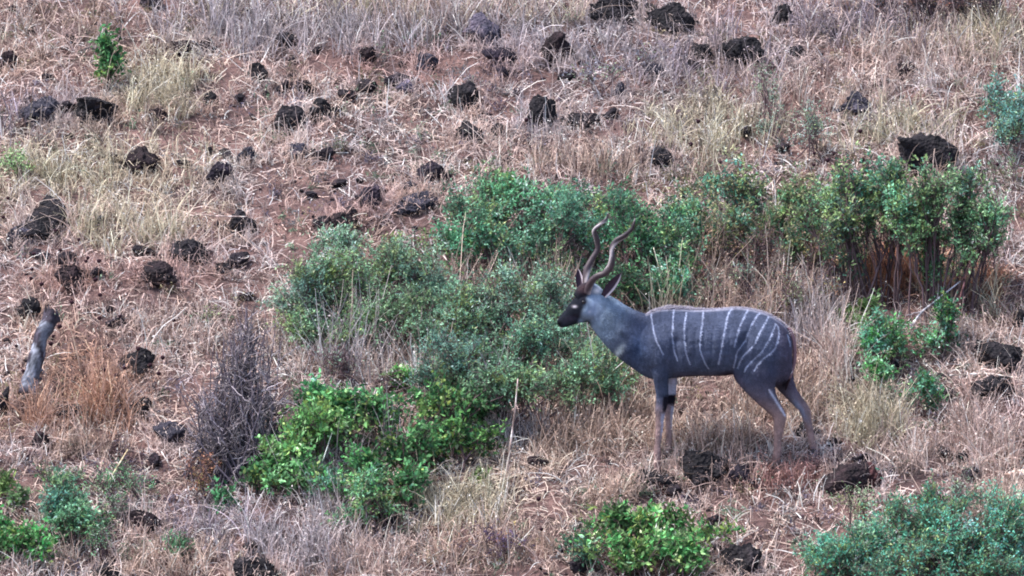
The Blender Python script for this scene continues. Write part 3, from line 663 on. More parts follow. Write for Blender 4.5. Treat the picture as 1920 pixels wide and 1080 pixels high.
bush('dry_bush', 'grey twiggy scrub below the left end of the thicket', 'dry bush', (660, 740), [(620, 690, 60, 30), (700, 700, 50, 30)], 'weed', .5, 1.4, mixcol=((110, 98, 108), .7), group='dry bushes')
bush('weedy_shrub', 'grey-green weed between the bright bush and the thicket', 'shrub', (620, 780), [(600, 745, 50, 30), (820, 735, 50, 30)], 'weed', .6)
bush('dry_bush', 'olive-grey low weed in grass at the left edge, below the ledge', 'dry bush', (40, 340), [(35, 315, 40, 22)], 'olive', .5, group='dry bushes')
bush('dry_bush', 'grey low weed patch in the upper middle right of the jagged rock', 'dry bush', (1120, 190), [(1110, 150, 60, 30), (1200, 110, 40, 20)], 'weed', .5, mixcol=((120, 125, 140), .7), group='dry bushes')

# ------------------------------------------------------------------ dead twiggy shrub, stump, branches
def rand_twigs(b, targets, n, r0, spread, up, segs=7):
    paths, rad = [], []
    for k in range(n):
        tg = targets[rng.integers(len(targets))]; E = tg[0] + rng.normal(size=3) * tg[1]
        s = b + np.array([rng.normal(0, spread), rng.normal(0, spread * .6), 0]); s[2] = height(s[0], s[1]) - .02
        m = (s + E) / 2 + rng.normal(0, .05, 3) + np.array([0, 0, up])
        t = np.linspace(0, 1, segs)[:, None]
        p = s * (1 - t) ** 2 + 2 * m * t * (1 - t) + E * t * t + rng.normal(0, .006, (segs, 3)); paths.append(p); r = rng.uniform(.5, 1) * r0; rad.append(np.linspace(r, r * .3, segs))
    return np.array(paths), np.array(rad)
def side_twigs(paths, n, L, r0):
    i = rng.integers(0, len(paths), n); k = rng.integers(2, paths.shape[1] - 1, n)
    s = paths[i, k]; d = rng.normal(size=(n, 3)); d[:, 2] += .5; d /= np.linalg.norm(d, axis=1)[:, None]; l = rng.uniform(.4, 1.2, n)[:, None] * L
    t = np.linspace(0, 1, paths.shape[1])[None, :, None]
    p = s[:, None] + d[:, None] * (l[:, None] * t) + rng.normal(0, .004, (n, paths.shape[1], 3)); p[:, 0] = s
    return p, np.repeat(np.linspace(1, .4, paths.shape[1])[None], n, 0) * r0
def lobe_pt(px, py, hz):
    g = at1(px, py + 277 * hz); return g + np.array([0, 0, hz])
b = at1(440, 905)
tg = [(lobe_pt(468, 580, .8), (.04, .05, .06)), (lobe_pt(480, 610, .7), (.04, .05, .05)), (lobe_pt(440, 640, .65), (.05, .05, .05)), (lobe_pt(455, 650, .6), (.06, .06, .05)), (lobe_pt(420, 690, .5), (.07, .07, .06)), (lobe_pt(500, 740, .4), (.08, .07, .07)), (lobe_pt(390, 810, .3), (.05, .05, .05)),
      (lobe_pt(450, 760, .4), (.12, .09, .1)), (lobe_pt(400, 730, .45), (.08, .08, .08)), (lobe_pt(520, 790, .25), (.06, .05, .06)), (lobe_pt(375, 830, .2), (.05, .05, .05)), (lobe_pt(540, 760, .3), (.05, .05, .05)), (lobe_pt(370, 740, .35), (.06, .05, .05)), (lobe_pt(490, 650, .55), (.05, .05, .05))]
root = empty('dead_shrub', b); tag(root, 'tangled purple-grey dead shrub, bare twigs leaning up beside the bright bush', 'dead shrub')
p1, r1 = rand_twigs(b, tg, 165, .0095, .15, .03)
dc = lin((84, 78, 88)); V1 = tubes(p1, r1, np.repeat(dc[None], len(p1), 0) * np.exp(rng.normal(0, .35, len(p1)))[:, None], 5)
mesh_obj('stem', V1[0] - b, V1[1], M_bark, parent=root, col=V1[2])
p2, r2 = side_twigs(p1, 750, .17, .0042); p3, r3 = side_twigs(p2, 1100, .08, .0028)
V2 = tubes(np.concatenate([p2, p3]), np.concatenate([r2, r3]), np.repeat(lin((118, 112, 118))[None], 1850, 0) * np.exp(rng.normal(0, .55, 1850))[:, None])
mesh_obj('twig', V2[0] - b, V2[1], M_bark, parent=root, col=V2[2])

def limb(name, label, cat, pts, rads, col, S=10, jitter=.1, twigs=0, group=None, bark=False):
    """pts: list of (px, py, height above ground in m)"""
    P = np.array([lobe_pt(*p) for p in pts]); b = P[0].copy(); b[2] = height(b[0], b[1])
    K = 24; t = np.linspace(0, len(P) - 1, K); ii = np.clip(t.astype(int), 0, len(P) - 2); f = (t - ii)[:, None]
    Q = P[ii] * (1 - f) + P[ii + 1] * f
    for _ in range(3): Q[1:-1] = (Q[:-2] + 2 * Q[1:-1] + Q[2:]) / 4
    R = np.interp(t, range(len(P)), rads)
    V, F, cc = tubes(Q[None], R[None], np.array([lin(col)]), S)
    n = n3(V * (np.array([24, 24, 5]) if bark else 22), 5) * 2 * jitter
    cen = np.repeat(Q, S, axis=0); V = cen + (V - cen) * (1 + n[:, None] * 3)
    cc = cc * np.exp((2.5 if bark else 6.0) * n3(V * np.array([60, 60, 12]), 8))[:, None]
    if bark:
        bn = n3(V * np.array([26, 26, 9]), 18); cc = np.where((bn > .05)[:, None], lin((62, 58, 68)) * np.exp(3 * n3(V * np.array([90, 90, 14]), 4))[:, None], cc * np.exp(3 * n3(V * np.array([160, 160, 12]), 6))[:, None]); sp_ = rng.uniform(-.03, .055, S); V[-S:, 2] += sp_; V[-2 * S:-S, 2] += sp_ * .4; V = V + (V - cen) * np.where(bn > .05, .12, 0)[:, None]
    # end caps
    F = [F, np.arange(S)[None, ::-1], (np.arange(S) + (K - 1) * S)[None]]
    root = empty(name, b); tag(root, label, cat, group)
    mesh_obj('trunk', V - b, F, M_bark, parent=root, col=np.clip(cc, .01, .9), smooth=True)
    if twigs:
        pp, rr = side_twigs(Q[None], twigs, .12, max(rads) * .3)
        Vt = tubes(pp, rr, np.repeat(lin(col)[None], len(pp), 0)); mesh_obj('twig', Vt[0] - b, Vt[1], M_bark, parent=root, col=Vt[2])
    return root
limb('dead_stump', 'pale blue-grey dead tree stump leaning right beside the orange grass', 'stump', [(52, 742, .0), (60, 705, .12), (70, 665, .25), (84, 622, .38), (99, 590, .47)], [.070, .052, .046, .045, .044], (104, 108, 120), S=20, jitter=.20, twigs=4, bark=True)
LG = 'loose dead branches and stalks'
limb('dead_stalk', 'tall pale dry stalk standing right of the broad-leaved bush', 'stalk', [(948, 905, 0), (958, 830, .25), (966, 770, .47), (971, 716, .66)], [.009, .008, .006, .004], (200, 178, 172), S=6, jitter=.04, twigs=4, group=LG)
limb('dead_branch', 'dark fallen branch under the neck behind the front legs', 'branch', [(1056, 762, .04), (1085, 752, .06), (1120, 745, .09), (1156, 732, .14)], [.009, .010, .012, .014], (56, 40, 44), S=7, twigs=6, group=LG)
limb('dead_branch', 'pale bent branch between the stems below the big right bush', 'branch', [(1708, 612, .02), (1728, 585, .1), (1752, 566, .16), (1800, 528, .25)], [.010, .008, .006, .004], (170, 172, 182), S=7, twigs=4, group=LG)
limb('dead_stalk', 'long yellow-pale stick leaning over the low herbs at bottom left', 'stalk', [(192, 928, .02), (212, 890, .11), (240, 845, .22)], [.007, .006, .004], (205, 185, 150), S=6, jitter=.03, group=LG)
limb('dead_stalk', 'thin stick slanting up through the bright broad-leaved bush', 'stalk', [(590, 908, .02), (604, 870, .16), (624, 812, .36)], [.006, .005, .003], (160, 170, 165), S=6, jitter=.03, group=LG)
limb('dead_stalk', 'thin pale stalk rising behind the antelope neck', 'stalk', [(1252, 585, .02), (1244, 540, .2), (1235, 500, .34), (1225, 465, .46)], [.006, .005, .004, .003], (196, 190, 170), S=6, jitter=.03, group=LG)
limb('dead_branch', 'dark brown stem leaning at the far right of the thicket', 'branch', [(1770, 660, .0), (1785, 600, .2), (1800, 560, .3), (1818, 490, .5)], [.010, .008, .007, .004], (78, 56, 58), S=7, twigs=10, group=LG)
limb('dead_branch', 'dark main stem under the right end of the thicket', 'branch', [(1738, 560, .0), (1734, 520, .15), (1722, 480, .3), (1712, 440, .42)], [.013, .011, .009, .006], (52, 40, 44), S=7, twigs=8, group=LG)
limb('dead_branch', 'thin brown stem in the orange gap beneath the big right bush', 'branch', [(1672, 575, .0), (1668, 530, .15), (1658, 490, .3)], [.007, .006, .004], (80, 54, 52), S=6, twigs=8, group=LG)
limb('dead_stalk', 'pale forked twig lying over the rounded black rock at left', 'stalk', [(368, 402, .12), (410, 405, .15), (465, 406, .14)], [.004, .006, .003], (190, 170, 165), S=6, twigs=4, group=LG)
limb('dead_stalk', 'white crooked twig standing in grass below the straggly bush', 'stalk', [(640, 1000, .0), (655, 960, .12), (662, 935, .2), (690, 937, .2)], [.006, .005, .004, .003], (205, 195, 190), S=6, jitter=.03, group=LG)
limb('dead_stalk', 'pale horizontal stalk lying below the rock pile at the right edge', 'stalk', [(1780, 704, .06), (1850, 700, .08), (1925, 712, .08)], [.005, .006, .004], (210, 195, 185), S=6, jitter=.03, group=LG)
limb('dead_stalk', 'thin vertical straw stem left of the muzzle, above the broad-leaved bush', 'stalk', [(792, 775, .0), (784, 720, .2), (776, 660, .4)], [.005, .004, .003], (190, 165, 160), S=6, jitter=.03, group=LG)
limb('dead_stalk', 'pale bleached log end at the right edge above the teal bush', 'log', [(1885, 892, .03), (1905, 888, .05), (1930, 888, .06)], [.012, .024, .028], (225, 190, 175), S=8, group=LG)

# dry stalks with dark round seed heads
def seed_stalk(px, py, first=[None]):
    g = at1(px, py + 60)
    if first[0] is None:
        r = empty('seed_stalk', g)
        p = np.array([[[0, 0, -.01], [.006, 0, .06], [-.004, 0, .13], [0, 0, .2]]]); V, F, c = tubes(p, np.array([[.0018, .0016, .0014, .0012]]), np.array([lin((150, 120, 110))]))
        mesh_obj('stem', V, F, M_bark, parent=r, col=c)
        P, Fi = ico(2); k = 1 + .35 * (rng.random(len(P)) - .5); mesh_obj('seed_head', P * k[:, None] * .0135 + np.array([0, 0, .208]), Fi, M_bark, parent=r, col=np.tile(lin((52, 34, 42)), (len(P), 1)))
        first[0] = r
    else:
        s = first[0]; r = s.copy(); C.objects.link(r)
        for ch in s.children:
            c = ch.copy(); C.objects.link(c); c.parent = r
    r.location = [float(v) for v in g]; k = rng.uniform(.85, 1.25); r.scale = (k, k, k); r.rotation_euler = (rng.normal(0, .12), rng.normal(0, .15), rng.uniform(0, 6))
    tag(r, 'thin dry stalk topped by one dark round seed head', 'dry stalk', 'dry stalks with dark seed heads')
for x, y in [(8, 402), (14, 366), (75, 500), (160, 478), (175, 482), (184, 495), (78, 540), (191, 551), (133, 575), (115, 620), (197, 601), (98, 656), (205, 640), (28, 642), (108, 618), (206, 690), (217, 716), (176, 533), (128, 468), (325, 595), (60, 470),
             (236, 684), (252, 663), (275, 688), (300, 676), (290, 705), (1530, 282), (1615, 252), (1615, 290), (1562, 282), (1558, 308), (1302, 275), (1300, 232), (1525, 300), (1620, 310), (1860, 302), (1350, 300), (985, 228), (1012, 944), (1019, 992), (30, 690), (45, 520), (150, 445), (98, 430), (230, 585)]:
    seed_stalk(x, y)

# ------------------------------------------------------------------ the antelope
exec_kudu = True
KG = at1(1350, 868)
def kz(py): return (868 - py) / 277.5
def kx(px): return (px - 1350) / PXM
kroot = empty('antelope', KG); tag(kroot, 'slate-grey male antelope with spiral horns and white body stripes standing side-on', 'antelope')
def ring_loft(rings):
    """rings: list of (n,3) arrays, same n; closed ends"""
    n = len(rings[0]); V = np.concatenate(rings); K = len(rings); F = []
    for k in range(K - 1):
        for s in range(n): F.append([k * n + s, k * n + (s + 1) % n, (k + 1) * n + (s + 1) % n, (k + 1) * n + s])
    c0, c1 = V[:n].mean(0), V[-n:].mean(0); i0 = len(V); V = np.vstack([V, c0, c1])
    T = [[(s + 1) % n, s, i0] for s in range(n)] + [[(K - 1) * n + s, (K - 1) * n + (s + 1) % n, i0 + 1] for s in range(n)]
    return V, np.array(F), np.array(T)
def resample(A, K):
    A = np.array(A, float); t = np.linspace(0, len(A) - 1, K); i = np.clip(t.astype(int), 0, len(A) - 2); f = (t - i)[:, None]
    p0 = A[np.clip(i - 1, 0, len(A) - 1)]; p1 = A[i]; p2 = A[i + 1]; p3 = A[np.clip(i + 2, 0, len(A) - 1)]
    return .5 * (2 * p1 + (p2 - p0) * f + (2 * p0 - 5 * p1 + 4 * p2 - p3) * f ** 2 + (3 * p1 - p0 - 3 * p2 + p3) * f ** 3)
TH = np.linspace(0, 2 * np.pi, 28, endpoint=False)
pieces = []
# trunk: px, top, bottom, half width
T = resample([(1190, 608, 694, .085), (1212, 597, 710, .115), (1238, 588, 716, .145), (1270, 586, 712, .165), (1310, 588, 709, .182), (1350, 586, 709, .188), (1380, 584, 706, .178), (1410, 588, 712, .165), (1435, 596, 722, .155), (1456, 608, 726, .135), (1470, 622, 720, .105), (1480, 642, 700, .055)], 40)
rg = []
for px, tp, bt, hw in T:
    c, r = (kz(tp) + kz(bt)) / 2, (kz(tp) - kz(bt)) / 2
    sn = np.sin(TH); wsh = hw * (1 - .22 * np.clip(sn, 0, 1) ** 2)       # narrower towards the spine
    rg.append(np.stack([np.full(28, kx(px)), np.cos(TH) * wsh, c + r * sn], 1))
pieces.append(ring_loft(rg))
def axial(pts, K, n=24):
    """pts: (px, py, y, half height px, half width m) rings square to the path in the XZ plane"""
    A = resample(pts, K); cx, cz = kx(A[:, 0]), kz(A[:, 1]); tx, tz = np.gradient(cx), np.gradient(cz); L = np.hypot(tx, tz); tx /= L; tz /= L
    th = np.linspace(0, 2 * np.pi, n, endpoint=False); rg = []
    for k in range(K):
        u = np.array([-tz[k], 0, tx[k]]); c = np.array([cx[k], A[k, 2], cz[k]])
        rg.append(c + np.cos(th)[:, None] * np.array([0, 1, 0]) * A[k, 4] + np.sin(th)[:, None] * u * A[k, 3] / PXM)
    return ring_loft(rg)
# neck and head
pieces.append(axial([(1245, 655, 0, 60, .12), (1222, 650, 0, 56, .115), (1200, 642, 0, 50, .098), (1175, 627, 0, 44, .078), (1152, 608, 0, 38, .066), (1135, 590, 0, 33, .060), (1124, 574, -.003, 25, .052), (1118, 562, -.005, 12, .03)], 26))
pieces.append(axial([(1131, 574, -.005, 17, .045), (1122, 579, -.005, 25, .054), (1110, 583, -.008, 28, .056), (1098, 588, -.012, 25.5, .050), (1086, 595, -.015, 20.5, .040), (1076, 602, -.018, 16, .032), (1067, 608, -.02, 12.5, .028), (1060, 613, -.021, 9.5, .025), (1056, 616, -.022, 5.5, .017)], 26))
# brow ridge and poll
pieces.append(axial([(1090, 566, -.010, 8, .034), (1099, 555, -.008, 12, .040), (1110, 550, -.006, 12, .042), (1122, 552, -.004, 10, .036), (1130, 560, -.004, 9, .03)], 12))
GZ = lambda x, y: height(KG[0] + x, KG[1] + y) - KG[2]
def leg(pts, foot):
    """pts: (px, py, y, half length px, half width m); horizontal rings, last ring set on the ground"""
    pts = [list(p) for p in pts]
    fx, fy, fr = foot
    gz = float(GZ(kx(fx), fy)); gpy = 868 - gz * 277.5
    pts.append([fx, gpy - 10, fy, fr * .95, fr * .8 / PXM]); pts.append([fx - 2, gpy + 1, fy, fr * 1.25, fr * 1.0 / PXM])
    A = resample(pts, len(pts) * 5); th = np.linspace(0, 2 * np.pi, 20, endpoint=False)
    rg = [np.array([kx(a[0]), a[2], kz(a[1])]) + np.stack([np.cos(th) * a[3] / PXM, np.sin(th) * a[4], 0 * th], 1) for a in A]
    rg = rg[::-1]
    pieces.append(ring_loft(rg)); return gpy, fx, fy
hoof = []
hoof.append(leg([(1245, 640, -.085, 24, .05), (1243, 675, -.088, 23, .052), (1241, 700, -.085, 16, .045), (1242, 720, -.082, 13, .038), (1244, 740, -.08, 11.5, .031), (1243, 757, -.08, 10.5, .028), (1241, 768, -.08, 10, .028), (1240, 782, -.08, 8, .022), (1238, 805, -.08, 6.5, .019), (1236, 830, -.08, 5.8, .018), (1235, 846, -.08, 6.8, .021)], (1235, -.08, 6.2)))
hoof.append(leg([(1255, 650, .075, 22, .045), (1258, 690, .078, 15, .042), (1261, 716, .078, 11.5, .036), (1260, 740, .078, 10, .030), (1259, 755, .078, 9.5, .028), (1258, 768, .078, 8.5, .025), (1257, 790, .078, 6.6, .019), (1257, 820, .078, 5.6, .017), (1256, 846, .078, 6.4, .02)], (1256, .078, 6.2)))
hoof.append(leg([(1425, 650, -.07, 42, .07), (1420, 685, -.085, 46, .08), (1414, 708, -.09, 40, .076), (1419, 728, -.09, 30, .062), (1432, 748, -.09, 23, .048), (1447, 766, -.09, 18, .036), (1456, 779, -.09, 13.5, .029), (1457, 792, -.09, 10.5, .025), (1455, 806, -.09, 8.5, .022), (1454, 826, -.09, 7, .019), (1453, 846, -.09, 7.3, .021)], (1450, -.09, 7)))
hoof.append(leg([(1445, 660, .07, 34, .065), (1452, 695, .085, 30, .07), (1462, 718, .088, 22, .058), (1471, 735, .088, 18, .046), (1483, 750, .088, 15.5, .038), (1496, 765, .088, 13.5, .031), (1505, 777, .088, 10.5, .026), (1508, 788, .088, 8.8, .023), (1511, 802, .088, 7.6, .02), (1516, 824, .088, 6.6, .018), (1521, 846, .088, 7, .02)], (1526, .088, 7)))
# shoulder and haunch muscle
def blob(px, py, y, rx, rz, ry, tilt=0):
    P = ICO4[0] * np.array([rx / PXM, ry, rz / PXM]); c, s = math.cos(tilt), math.sin(tilt)
    P = P @ np.array([[c, 0, -s], [0, 1, 0], [s, 0, c]]).T + np.array([kx(px), y, kz(py)]); pieces.append((P, np.zeros((0, 4), int), ICO4[1]))
for sy in (-1, 1):
    blob(1234, 656, sy * .085, 30, 44, .070, .25); blob(1430, 668, sy * .085, 44, 48, .075, -.2)
blob(1205, 676, 0, 24, 24, .075)
VV, QQ, TT = [], [], []; nn = 0
for V, Fq, Ft in pieces:
    VV.append(V); QQ.append(Fq.reshape(-1, 4) + nn); TT.append(Ft.reshape(-1, 3) + nn); nn += len(V)
body = mesh_obj('body', np.concatenate(VV), [np.concatenate(QQ), np.concatenate(TT)], M_hide, smooth=True)
import bmesh
bm = bmesh.new(); bm.from_mesh(body.data)
bmesh.ops.recalc_face_normals(bm, faces=bm.faces); bm.to_mesh(body.data); bm.free()
rm = body.modifiers.new('r', 'REMESH'); rm.mode = 'VOXEL'; rm.voxel_size = .0055; rm.adaptivity = 0
smf = body.modifiers.new('s', 'SMOOTH'); smf.factor = .5; smf.iterations = 9
bpy.context.view_layer.update()
dg = bpy.context.evaluated_depsgraph_get()
me2 = bpy.data.meshes.new_from_object(body.evaluated_get(dg)); old = body.data; body.modifiers.clear(); body.data = me2; bpy.data.meshes.remove(old)
me2.name = 'body'; body.parent = kroot
n = len(me2.vertices); P = np.empty(n * 3, np.float32); me2.vertices.foreach_get('co', P); P = P.reshape(-1, 3).astype(float)
me2.polygons.foreach_set('use_smooth', np.ones(len(me2.polygons), bool))
if not me2.materials: me2.materials.append(M_hide)
X = 1350 + P[:, 0] * PXM; Y = 868 - P[:, 2] * 277.5
# muscles, ribs and folds pressed into the flanks
sgn = np.sign(P[:, 1]) * np.clip(np.abs(P[:, 1]) / .06, 0, 1)
def ridge(x0, y0, x1, y1, w_):
    a = np.array([x1 - x0, y1 - y0]); t = np.clip(((X - x0) * a[0] + (Y - y0) * a[1]) / (a @ a), 0, 1)
    return np.exp(-((X - x0 - t * a[0]) ** 2 + (Y - y0 - t * a[1]) ** 2) / w_ ** 2)
dy = np.zeros(n)
dy -= .022 * ridge(1268, 640, 1262, 704, 9) + .012 * ridge(1222, 600, 1215, 650, 9) + .020 * ridge(1392, 640, 1382, 702, 10) + .012 * ridge(1392, 640, 1410, 608, 10)
dy += .012 * ridge(1242, 640, 1236, 700, 12) + .014 * ridge(1425, 640, 1430, 700, 20) - .012 * ridge(1452, 660, 1444, 735, 7) - .010 * ridge(1180, 640, 1200, 690, 8) + .008 * ridge(1150, 590, 1190, 650, 10)
for k_ in range(6): dy -= .0035 * ridge(1290 + k_ * 15, 620, 1283 + k_ * 16, 690, 3.2)
dy -= .012 * ridge(1085, 600, 1104, 608, 4) - .006 * ridge(1104, 590, 1112, 598, 6) + .008 * ridge(1118, 606, 1124, 622, 4)
dy += .010 * (fbm(X / 16, Y / 16, 211, 3) - .5)
P[:, 1] += dy * sgn
me2.vertices.foreach_set('co', P.astype(np.float32).ravel()); me2.update()
def sm(v, a, b): t = np.clip((v - a) / (b - a), 0, 1); return t * t * (3 - 2 * t)
def blend(c, k, m): return c + (np.asarray(k)[None] - c) * m[:, None]
SL, NECK, CHEEK = lin((72, 80, 102)), lin((124, 144, 166)), lin((146, 164, 194))
col = np.repeat(SL[None], n, 0)
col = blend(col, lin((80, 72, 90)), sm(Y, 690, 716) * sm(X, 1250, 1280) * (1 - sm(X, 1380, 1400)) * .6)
col = blend(col, lin((88, 74, 88)), sm(X, 1435, 1475) * .5)
col = blend(col, NECK, (1 - sm(X + (Y - 600) * .45, 1128, 1205)) * .85)
col = blend(col, CHEEK, np.exp(-((X - 1120) / 14) ** 2 - ((Y - 588) / 22) ** 2) * .9)
col = blend(col, lin((44, 62, 94)), np.exp(-((X - 1198) / 20) ** 2 - ((Y - 655) / 34) ** 2) * .7)
col = blend(col, lin((58, 56, 74)), np.exp(-((X - 1425) / 34) ** 2 - ((Y - 700) / 26) ** 2) * .6)
mz = 1 - sm(X + (Y - 590) * .35, 1094, 1104)
col = blend(col, lin((17, 16, 24)), mz * .95)
col = blend(col, lin((17, 16, 24)), np.exp(-((X - 1108) / 9) ** 2 - ((Y - 612) / 8) ** 2))
col = blend(col, lin((78, 60, 64)), np.exp(-((X - 1104) / 14) ** 2 - ((Y - 550) / 9) ** 2) * .8)
col = blend(col, lin((28, 26, 38)), np.exp(-((X - 1102) / 7) ** 2 - ((Y - 572) / 5) ** 2) * 1.0)
col = blend(col, lin((200, 195, 205)), np.exp(-((X - 1085) / 4) ** 2 - ((Y - 581) / 2.2) ** 2) * .9)
col = blend(col, lin((190, 195, 215)), np.exp(-((X - 1112) / 2.5) ** 2 - ((Y - 590) / 2.5) ** 2) * .7)
col = blend(col, lin((205, 205, 215)), np.exp(-((X - 1062) / 5) ** 2 - ((Y - 622) / 2.5) ** 2) * .9)
col = blend(col, lin((205, 208, 222)), sm(Y - (X - 1080) * .12, 618, 623) * (1 - sm(X, 1110, 1122)) * sm(X, 1070, 1078) * .7)
col = blend(col, lin((222, 222, 230)), np.exp(-((X - 1126) / 7) ** 2 - ((Y - 552) / 5) ** 2) * .8)
col = blend(col, lin((190, 205, 215)), np.exp(-(((X - 1165) + (Y - 662) * .5) / 6) ** 2 - ((Y - 664) / 13) ** 2))
col = blend(col, lin((60, 54, 66)), np.exp(-(((X - 1078) + (Y - 603) * .9) / 12) ** 2 - (((Y - 603) - (X - 1078) * -.2) / 7) ** 2) * .6)
col = blend(col, lin((6, 6, 9)), np.exp(-((X - 1057) / 4.5) ** 2 - ((Y - 612) / 5) ** 2))
col = blend(col, lin((6, 6, 9)), np.exp(-((Y - 619 + (X - 1060) * .15) / 1.3) ** 2) * (X < 1085) * .8)
# legs
LB = lin((160, 134, 130))
col = blend(col, lin((104, 90, 98)), sm(Y, 700, 765) * (X > 1360) * .8)
low = sm(Y + 6 + 8 * (fbm(X / 4, Y / 6, 12, 2) - .5), 745, 800); col = blend(col, LB, low * .8 * (X > 1215))
frn = (X > 1215) & (X < 1290) & (P[:, 1] < 0); frf = (X > 1215) & (X < 1290) & (P[:, 1] > 0)
inner_f = frf & (Y > 708)
wh = lin((170, 172, 195)); blk = lin((26, 24, 34))
col = blend(col, wh, inner_f * sm(Y, 706, 714) * (1 - sm(Y, 742, 748)) * sm(X, 1249, 1254) * .95)
col = blend(col, blk, inner_f * sm(Y, 744, 748) * (1 - sm(Y, 760, 766)))
col = blend(col, wh, inner_f * sm(Y, 764, 770) * (1 - sm(Y, 798, 815)) * sm(X, 1258, 1262) * .85)
col = blend(col, blk, frn * sm(Y, 735, 745) * (1 - sm(Y, 766, 774)) * sm(X, 1242, 1247) * .95)
col = blend(col, wh, frn * sm(Y, 770, 778) * (1 - sm(Y, 810, 830)) * sm(X, 1240, 1243) * .9)
hf = (X > 1440) & (P[:, 1] > .02) & (Y > 735); col = blend(col, lin((140, 150, 178)), hf * np.exp(-((X - (1490 + (Y - 765) * .6)) / 8) ** 2 - ((Y - 772) / 22) ** 2) * .9)
col = blend(col, lin((205, 205, 222)), (P[:, 1] < 0) * (Y > 728) * (Y < 778) * np.exp(-((X - (1443 + (Y - 738) * .62)) / 2.3) ** 2) * .8 * (X > 1436))
col = blend(col, blk, np.exp(-((X - 1466) / 6) ** 2 - ((Y - 722) / 12) ** 2) * .9)
# dark groin patch; belly underside darkened with painted shade
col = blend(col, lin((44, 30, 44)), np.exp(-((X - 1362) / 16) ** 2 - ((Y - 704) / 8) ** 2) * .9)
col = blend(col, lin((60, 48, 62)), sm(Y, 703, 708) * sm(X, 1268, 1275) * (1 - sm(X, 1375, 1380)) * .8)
# white stripes
U = lambda u, v: (1180 + u / 3.274, 560 + v / 3.274)
STR = [[(150, 92), (145, 110), (150, 170), (170, 250), (213, 340)], [(282, 84), (276, 110), (268, 180), (270, 280), (295, 375)], [(350, 105), (337, 200), (345, 310), (372, 400)], [(450, 98), (440, 200), (430, 290), (445, 350), (480, 425)],
       [(625, 82), (600, 110), (580, 180), (562, 280), (540, 395)], [(720, 92), (692, 125), (662, 190), (635, 290)], [(790, 104), (765, 130), (725, 190), (700, 260), (655, 320), (630, 420)], [(845, 118), (828, 150), (790, 205), (745, 290), (680, 360), (655, 425)],
       [(880, 170), (860, 215), (835, 260), (790, 330), (720, 400), (695, 445)], [(893, 180), (900, 215), (890, 260), (870, 315), (800, 370), (750, 435)], [(950, 235), (962, 270), (968, 300)]]
sw = np.zeros(n); wobx = (fbm(X / 8, Y / 8, 5, 2) - .5) * 2.4
body_up = Y < 702
for s in STR:
    A = np.array([U(*p) for p in s]); A = resample(A, 24)
    d = np.full(n, 99.0)
    for k in range(len(A) - 1):
        a, b2 = A[k], A[k + 1]; ab = b2 - a; t = np.clip(((X + wobx - a[0]) * ab[0] + (Y - a[1]) * ab[1]) / (ab @ ab), 0, 1)
        d = np.minimum(d, np.hypot(X + wobx - a[0] - t * ab[0], Y - a[1] - t * ab[1]))
    sw = np.maximum(sw, (1 - sm(d, .3, 2.0)) * np.clip(1.15 - .35 * (Y - 585) / 110, .6, 1))
col = blend(col, lin((168, 178, 208)), sw * np.clip(.55 + .6 * fbm(X / 9, Y / 11, 93, 2), 0, .88))
top = np.interp(X, T[:, 0], T[:, 1]); col = blend(col, lin((150, 152, 172)), (1 - sm(Y - top, 1.0, 4.5)) * (X > 1215) * (X < 1476) * .85)
col = col * np.exp(.30 * (fbm(X / 3.0, Y / 9.0, 83, 2) - .5) + .55 * (fbm(X / 26, Y / 20, 85, 3) - .5))[:, None]
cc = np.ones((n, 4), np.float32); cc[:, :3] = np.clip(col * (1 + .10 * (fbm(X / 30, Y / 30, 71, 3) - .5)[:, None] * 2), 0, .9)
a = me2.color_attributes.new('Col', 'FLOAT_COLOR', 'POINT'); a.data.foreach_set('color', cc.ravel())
# short coat hairs
nr = np.empty(n * 3, np.float32); me2.vertices.foreach_get('normal', nr); nr = nr.reshape(-1, 3).astype(float)
sel = rng.choice(n, 60000); B = P[sel] + nr[sel] * -.001; fl = np.array([.75, 0, -.65]) + rng.normal(0, .22, (len(sel), 3)); fl -= nr[sel] * (fl * nr[sel]).sum(1)[:, None]
fl /= np.linalg.norm(fl, axis=1)[:, None] + 1e-9; fl = fl * .93 + nr[sel] * .36
head_ = (X[sel] < 1130); Lh = np.where(head_, .006, .011) * rng.uniform(.6, 1.2, len(sel)); wv_ = np.cross(fl, nr[sel]); wv_ /= np.linalg.norm(wv_, axis=1)[:, None] + 1e-9
E_ = B + fl * Lh[:, None]; ww_ = wv_ * np.where(head_, .0012, .0022)[:, None]
Vh = np.stack([B - ww_, B + ww_, E_ + ww_ * .3, E_ - ww_ * .3], 1).reshape(-1, 3); qh = np.arange(len(sel)) * 4
ch = np.clip(col[sel] * np.exp(rng.normal(.05, .20, len(sel)))[:, None], 0, .9)
mesh_obj('coat_hair', Vh, np.stack([qh, qh + 1, qh + 2, qh + 3], 1), M_hide, parent=kroot, col=np.repeat(ch, 4, axis=0))
# hooves
for gpy, fx, fy in hoof:
    rg = []
    th = np.linspace(0, 2 * np.pi, 16, endpoint=False)
    for py_, r_ in ((gpy + 6, 1.25), (gpy + 2, 1.2), (gpy - 5, .95), (gpy - 9, .85)):
        rg.append(np.stack([kx(fx - 3) + np.cos(th) * 8.5 * r_ / PXM, fy + np.sin(th) * .022 * r_, np.full(16, kz(py_))], 1))
    V, Fq, Ft = ring_loft(rg); mesh_obj('hoof', V, [Fq, Ft], M_horn, parent=kroot, col=np.tile(lin((40, 34, 38)), (len(V), 1)), smooth=True)
